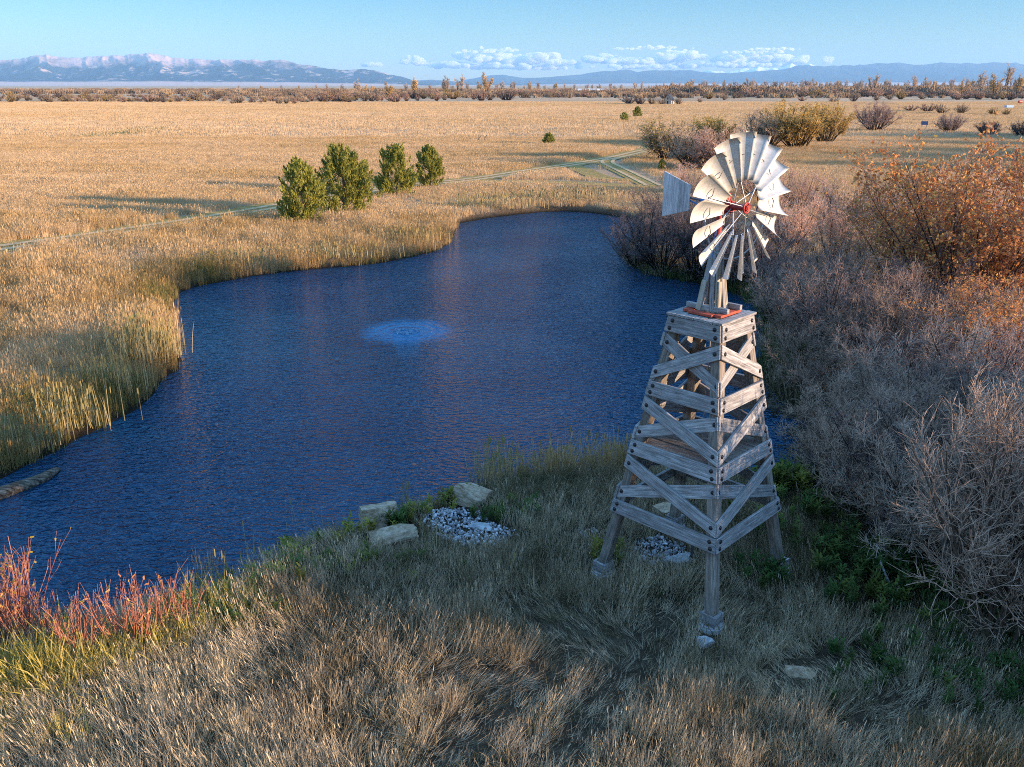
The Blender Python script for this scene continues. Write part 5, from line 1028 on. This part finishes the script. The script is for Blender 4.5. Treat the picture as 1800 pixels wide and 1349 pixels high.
# ---------------------------------------------------------------- far thicket and cottonwoods
FTH = ['low brown willow bush in the far thicket at the edge of the field', 'rusty willow bush in the far thicket at the edge of the field', 'golden-brown willow bush in the far thicket at the edge of the field', 'dark willow bush in the far thicket at the edge of the field']
def far_bush(px, py, h, t, seed, wide=1.3):
    P = G(px, py); kd = ('far', 'far2', 'far3')[seed % 3]; stem, twig, lf, H = BUSH[kd]
    return put_bush('willow_bush', kd, P[0], P[1], h, ('tan', 'pink', 'gold', 'purple')[t], FTH[t], 'bush', ('brown', 'rusty', 'golden', 'dark')[t] + ' willows of the far thicket', None, wide, seed, 0)
g = rs(55); k = 0
for (x0, x1, y0, y1, n_, hh, mix) in ((400, 545, 178, 184, 14, 3.2, (.3, .5, .1, .1)), (545, 700, 176, 181, 16, 5.2, (.4, .25, .2, .15)), (560, 700, 170, 175, 10, 7, (.4, .2, .25, .15)), (700, 900, 168, 178, 26, 5.5, (.35, .35, .15, .15)), (900, 1100, 165, 172, 22, 5.5, (.3, .4, .15, .15)), (1100, 1300, 168, 176, 22, 5, (.35, .3, .15, .2)), (1300, 1560, 166, 172, 26, 6, (.35, .25, .15, .25)), (1560, 1800, 168, 176, 24, 5.5, (.35, .25, .2, .2)), (1560, 1800, 160, 166, 16, 9, (.4, .2, .2, .2)), (-40, 400, 176, 181, 34, 4.0, (.35, .15, .3, .2)), (-40, 330, 170, 174, 16, 4.5, (.35, .1, .25, .3))):
    for i in range(n_):
        px_ = x0 + (x1 - x0) * (i + g.random()) / n_; py_ = y0 + (y1 - y0) * g.random(); far_bush(px_, py_, hh * (.6 + .7 * g.random()), int(g.choice(4, p=mix)), k, 1.15 + .5 * g.random()); k += 1
for px_, py_, h_, t, w_ in ((1105, 183, 4.5, 3, 1.5), (1125, 184, 5, 3, 1.5), (1145, 184, 4.6, 0, 1.4), (1163, 184.5, 3.5, 0, 1.1), (1192, 184, 4, 0, 1.2), (1230, 181, 3, 1, 1.3), (1630, 197, 3.2, 1, 1.6), (1655, 200, 3.4, 0, 1.6), (1690, 200, 3.6, 0, 1.6), (1600, 196, 2.6, 1, 1.5), (1745, 202, 2.6, 2, 1.6), (1768, 203, 2.4, 2, 1.5), (1465, 180, 3, 0, 1.6), (1500, 179, 4, 3, 1.6), (1540, 177, 4, 0, 1.6), (1410, 178, 3, 1, 1.6), (1775, 176, 6, 3, 1.2), (1735, 172, 7, 0, 1.3), (760, 172, 7, 1, 1.4)):
    far_bush(px_, py_, h_, t, k, w_); k += 1
def tree_proto(seed, H=12.0, golden=False):
    g = rs(seed); P0, R0 = grow(g, np.zeros((3, 3)) + g.normal(size=(3, 3)) * np.array([.25, .25, 0]), np.array([[0.05, 0, 1], [.22, .1, 1], [-.2, -.05, 1.0]]), np.array([H, H * .85, H * .8]), np.full(3, .34), np.full(3, .07), 8, .07, .2)
    p, d, rr, t = kids(g, P0, R0, 17, .25, .98, .7); L1 = H * .34 * (1.2 - .8 * t) * (.7 + .5 * g.random(len(t))); P1, R1 = grow(g, p, d, L1, np.full(len(t), .13), np.full(len(t), .06), 4, .16, .5)
    p, d, rr, t = kids(g, P1, R1, 8, .2, 1, .8); L2 = H * .11 * (.6 + .7 * g.random(len(t))); P2, R2 = grow(g, p, d, L2, np.full(len(t), .06), np.full(len(t), .03), 2, .15, .4)
    V, Q = tubes(*segs(P0, R0), n=6); tr_ = np_mesh('trunk', V, Q, attrs={'lvl': ('FLOAT', np.zeros(len(V)))}); S = [np.concatenate(z) for z in zip(segs(P1, R1), segs(P2, R2))]; V, Q = tubes(*S, n=3)
    lv = np.full(len(V), .8)
    if golden:
        n_ = 900; i = g.integers(0, len(P2), n_); C = P2[i, g.integers(0, 3, n_)] + .3 * g.normal(size=(n_, 3)); n1 = nrm(g.normal(size=(n_, 3))); n2 = nrm(np.cross(n1, g.normal(size=(n_, 3)))); V2, Q2 = quads(C, n1 * .16, n2 * .2); Q = np.concatenate([Q, Q2 + len(V)]); V = np.concatenate([V, V2]); lv = np.concatenate([lv, np.full(len(V2), 1.0)])
    return tr_, np_mesh('crown', V, Q, attrs={'lvl': ('FLOAT', lv)}), H
TREES = [tree_proto(i) for i in (1, 2, 3)]; TREESG = [tree_proto(4, golden=True), tree_proto(5, golden=True)]
def cottonwood(px, py, h, golden, label, group, seed, tint=None):
    P = G(px, py); tr_, cr, H = (TREESG if golden else TREES)[seed % (2 if golden else 3)]; r = empty('cottonwood_tree', (P[0], P[1], 0), rs(seed).random() * 6.28); s = h / H / 1.0; r.scale = (s * 1.0, s * 1.0, s)
    for nm, me in (('trunk', tr_), ('crown', cr)):
        o = bpy.data.objects.new(nm, me); COL.objects.link(o); o.parent = r
        if not me.materials: me.materials.append(None)
        o.material_slots[0].link = 'OBJECT'; o.material_slots[0].material = TW['amber'] if golden and nm == 'crown' else TW[tint or 'tan']
    return tag(r, label, 'tree', group)
g = rs(66); k = 0
for (x0, x1, py_, n_, h0, h1) in ((560, 760, 164, 9, 8, 14), (770, 960, 163, 16, 9, 16), (960, 1190, 161, 16, 10, 15), (1190, 1560, 160.5, 44, 12, 19), (1210, 1560, 163, 18, 12, 17), (1560, 1800, 161.5, 22, 12, 20), (420, 560, 160, 5, 9, 12)):
    for i in range(n_):
        gd = g.random() < .15; cottonwood(x0 + (x1 - x0) * (i + g.random()) / n_, py_ + .8 * g.random(), h0 + (h1 - h0) * g.random(), gd, 'yellowed cottonwood in the far row of trees' if gd else 'bare grey cottonwood in the far row of trees', ('yellowed' if gd else 'bare') + ' cottonwoods along the far thicket', k, ('tan', 'silver', 'grey')[k % 3]); k += 1
for px_, py_, h_, gd, lb in ((628, 176, 13, False, 'grey cottonwood at the left end of the tall far trees'), (684, 176, 11, True, 'yellowish cottonwood standing in the near edge of the far thicket'), (728, 172, 15, True, 'broad yellow cottonwood behind the far thicket'), (786, 168, 18, False, 'first of the two big bare cottonwoods in the middle distance'), (808, 168, 19, False, 'spreading bare cottonwood, biggest in the middle distance'), (854, 168, 20, True, 'tall orange-crowned cottonwood right of the bare pair'), (932, 165, 14, False, 'single slim bare tree left of the long white building'),
        (1532, 168, 21, False, 'leaning bare cottonwood above the far creek'), (1605, 166, 20, False, 'round-headed bare cottonwood right of the leaning one'), (1720, 168, 22, False, 'big rounded bare cottonwood left of the tallest'), (1768, 164, 34, False, 'tallest bare cottonwood standing above the far row near the frame edge'), (1745, 172, 17, True, 'pale yellow willow-like tree below the tallest cottonwood'), (1785, 172, 17, True, 'pale yellow tree at the frame edge below the tallest cottonwood'), (1690, 170, 14, True, 'small yellow tree left of the pale pair')):
    cottonwood(px_, py_, h_, gd, lb, 'single cottonwoods that stand out', k, 'tan'); k += 1
# a continuous far wood behind them
WD = mat_leafy('far_wood_twigs', [(0, (0.16, 0.12, 0.085)), (.5, (0.30, 0.21, 0.14)), (1, (0.42, 0.30, 0.18))], 0, .4)
def twig_clump(seed, H):
    g = rs(seed); k = 60; p = np.c_[g.normal(size=(k, 2)) * 1.6, np.zeros(k)]; d = np.c_[g.normal(size=(k, 2)) * .35, np.ones(k)]; P0, R0 = grow(g, p, d, H * (.5 + .5 * g.random(k)), np.full(k, .22), np.full(k, .12), 3, .15, .2); V, Q = tubes(*segs(P0, R0), n=3); return V, Q, None
x, y, s = [], [], []
for (px0, px1, D0, D1, n_, s0) in ((-200, 2000, 1000, 1500, 2400, 1.2), (380, 2000, 720, 1000, 900, .9), (1150, 2000, 900, 1250, 1100, 1.9), (-200, 600, 560, 900, 420, .5)):
    yy = D0 + (D1 - D0) * g.random(n_); xx = (px0 + (px1 - px0) * g.random(n_) - CX) / ray(0, HORIZ)[0] * yy; kp = fbm(xx * .006, yy * .01, 5, 3) > .38
    x.append(xx[kp]); y.append(yy[kp]); s.append((s0 * (.6 + .7 * g.random(n_)))[kp])
x, y, s = map(np.concatenate, (x, y, s))
scatter('far_woods', [twig_clump(i, 4.5) for i in range(5)], np.stack([x, y, 0 * x], 1), np.stack([0 * x, 0 * x, g.random(len(x)) * 6.28], 1), np.stack([s * 1.2, s * 1.2, s], 1), np.clip(.5 + .5 * (fbm(x * .02, y * .02, 3, 2) - .5) + .2 * g.normal(size=len(x)), 0, 1), WD, 'brown mass of far bushes and woods along the valley', 13)
# ---------------------------------------------------------------- small buildings and odd things far off
PALE = mat_simple('pale_boards', (0.52, 0.43, 0.33), .9, .1, 0, .2, 3); ROOFD = mat_simple('dark_roof', (0.045, 0.05, 0.065), .8, .2, 0, .3, 2); BLACK = mat_simple('dark_opening', (0.012, 0.011, 0.012), .9, .1, 0, .2, 5); WHITE = mat_simple('white_wall', (0.78, 0.77, 0.75), .7, .2, 0, .06, 2); PBLUE = mat_simple('pale_blue_paint', (0.32, 0.50, 0.72), .5, .4, 0, .15, 3)
def boxm(name, dims, loc, mat, parent, rot=(0, 0, 0), bev=.02):
    bm = bmesh.new(); bmesh.ops.create_cube(bm, size=1, matrix=Matrix.Diagonal((*dims, 1)))
    if bev: bmesh.ops.bevel(bm, geom=list(bm.edges), offset=bev, segments=1, affect='EDGES')
    me = bpy.data.meshes.new(name); bm.to_mesh(me); bm.free(); o = link(name, me, mat, parent); o.location = loc; o.rotation_euler = rot; return o
def gable(name, x, y, rz, wd, ln, eave, ridge, wall, roof, label, cat, openings=True, over=.35):
    r = empty(name, (x, y, 0), rz); bm = bmesh.new(); w2, l2 = wd / 2, ln / 2
    v = [bm.verts.new(p) for p in [(-w2, -l2, -.1), (w2, -l2, -.1), (w2, -l2, eave), (0, -l2, ridge), (-w2, -l2, eave), (-w2, l2, -.1), (w2, l2, -.1), (w2, l2, eave), (0, l2, ridge), (-w2, l2, eave)]]
    for f in ((0, 1, 2, 3, 4), (9, 8, 7, 6, 5), (1, 6, 7, 2), (5, 0, 4, 9)): bm.faces.new([v[i] for i in f])
    me = bpy.data.meshes.new('wall'); bm.to_mesh(me); bm.free(); link('wall', me, wall, r)
    sl = math.atan2(ridge - eave, w2); L = w2 / math.cos(sl) + over
    for s in (-1, 1): boxm('roof', (L, ln + 2 * over, .14), (s * (w2 / 2 + over / 2 * math.cos(sl)), 0, (eave + ridge) / 2 - over / 2 * math.sin(sl) + .12), roof, r, (0, s * sl, 0))
    if openings:
        boxm('door', (wd * .17, .10, eave * .8), (wd * .02, -l2 - .03, eave * .4), BLACK, r); boxm('window', (wd * .12, .10, (ridge - eave) * .36), (wd * .02, -l2 - .03, eave + (ridge - eave) * .30), BLACK, r)
    return tag(r, label, cat)
P = G(1177, 184); gable('old_house', P[0], P[1] + 2.5, R(-24), 4.3, 6.5, 2.2, 5.3, PALE, ROOFD, 'small abandoned gabled house with a dark roof at the field edge', 'house')
X, Y, Z = at_dist(1040, 157, 1150); r = gable('white_building', X, Y, R(90), 14, 42, 4.2, 5.6, WHITE, WHITE, 'long low white building beyond the far thicket', 'building', False)
for i, (px_, D, wd, ln, ev, rd, lb) in enumerate(((31, 1350, 5, 8, 2.6, 4.4, 'largest white farm shed far off below the rocky range'), (48, 1400, 3.5, 9, 1.6, 2.6, 'low white farm building right of the largest shed'), (75, 1400, 3, 4, 1.8, 3, 'small white farmhouse in the far plain by the range foot'), (86, 1420, 2.5, 4, 1.8, 3, 'tiny white outbuilding in the far plain'), (99, 1400, 3.5, 5, 1.8, 3, 'last white farmhouse of the far cluster'))):
    X, Y, Z = at_dist(px_, 150, D); gable('farm_building', X, Y, R(60), wd, ln, ev, rd, WHITE, WHITE, lb, 'building', False, .2)
P = G(1624, 226); r = empty('info_panel', (*P, 0), R(-15)); boxm('panel', (1.55, .06, 1.0), (0, 0, 1.25), BLUE if False else mat_simple('dark_blue_panel', (.03, .045, .10), .5, .4, 0, .3, 4), r, (R(-35), 0, 0))
for s in (-.55, .55): boxm('leg', (.1, .1, 1.2), (s, 0.05, .6), DARKSTEEL, r)
tag(r, 'dark blue tilted panel on two legs beside the spiky willow', 'sign')
P = G(1773, 190.5); r = empty('trough', (*P, 0), R(8)); boxm('basin', (3.6, 1.6, 1.05), (0, 0, .65), PBLUE, r, bev=.12); boxm('rim', (3.75, 1.75, .12), (0, 0, 1.2), WHITE, r, bev=.04)
for s in (-1.3, 1.3): boxm('skid', (.3, 1.7, .16), (s, 0, .06), DARKSTEEL, r)
tag(r, 'pale blue rectangular trough at the edge of the far field', 'trough')
P = G(1792, 186); r = empty('fuel_tank', (*P, 0), R(15)); bm = bmesh.new(); bmesh.ops.create_cone(bm, cap_ends=True, segments=20, radius1=.62, radius2=.62, depth=2.2, matrix=Matrix.Translation((0, 0, 1.95)) @ Matrix.Rotation(R(90), 4, 'Y')); bmesh.ops.bevel(bm, geom=[e for e in bm.edges if e.is_boundary or len([f for f in e.link_faces if len(f.verts) > 4])], offset=.14, segments=2, affect='EDGES'); me = bpy.data.meshes.new('tank'); bm.to_mesh(me); bm.free(); link('tank', me, mat_simple('bright_red_paint', (.55, .05, .03), .45, .5, 0, .2, 3), r)
for sx_ in (-.7, .7):
    for sy_ in (-.4, .4): boxm('leg', (.09, .09, 1.5), (sx_, sy_, .7), DARKSTEEL, r)
tag(r, 'small red tank on a dark stand beside the pale blue trough', 'tank')
# aerator boil in the pond
bm = bmesh.new(); gg = rs(9)
for i in range(70):
    a = gg.random() * 6.28; r_ = .55 * math.sqrt(gg.random()); s = .03 + .05 * gg.random(); bmesh.ops.create_icosphere(bm, subdivisions=1, radius=1, matrix=Matrix.Translation((AER[0] + r_ * math.cos(a), AER[1] + r_ * math.sin(a), WZ)) @ Matrix.Diagonal((s * 1.6, s * 1.3, s * .55, 1)))
for f in bm.faces: f.smooth = True
me = bpy.data.meshes.new('water_boil'); bm.to_mesh(me); bm.free(); mw, n, out = node_mat('frothy_water'); principled(n, out, (.04, .14, .26), .06, .5); tag(link('water_boil', me, mw), 'bubbling froth where the aerator stirs the pond', kind='stuff')
# fallen pale branch by the herbs
P = G(1570, 1045); r = tag(rod('fallen_branch', [(0, 0, .05), (-.12, .15, .35), (-.22, .32, .62)], .035, WOOD, None, 8, .02), 'pale broken stake sticking up among the dark green herbs', 'branch'); r.location = (*P, gz1(*P))
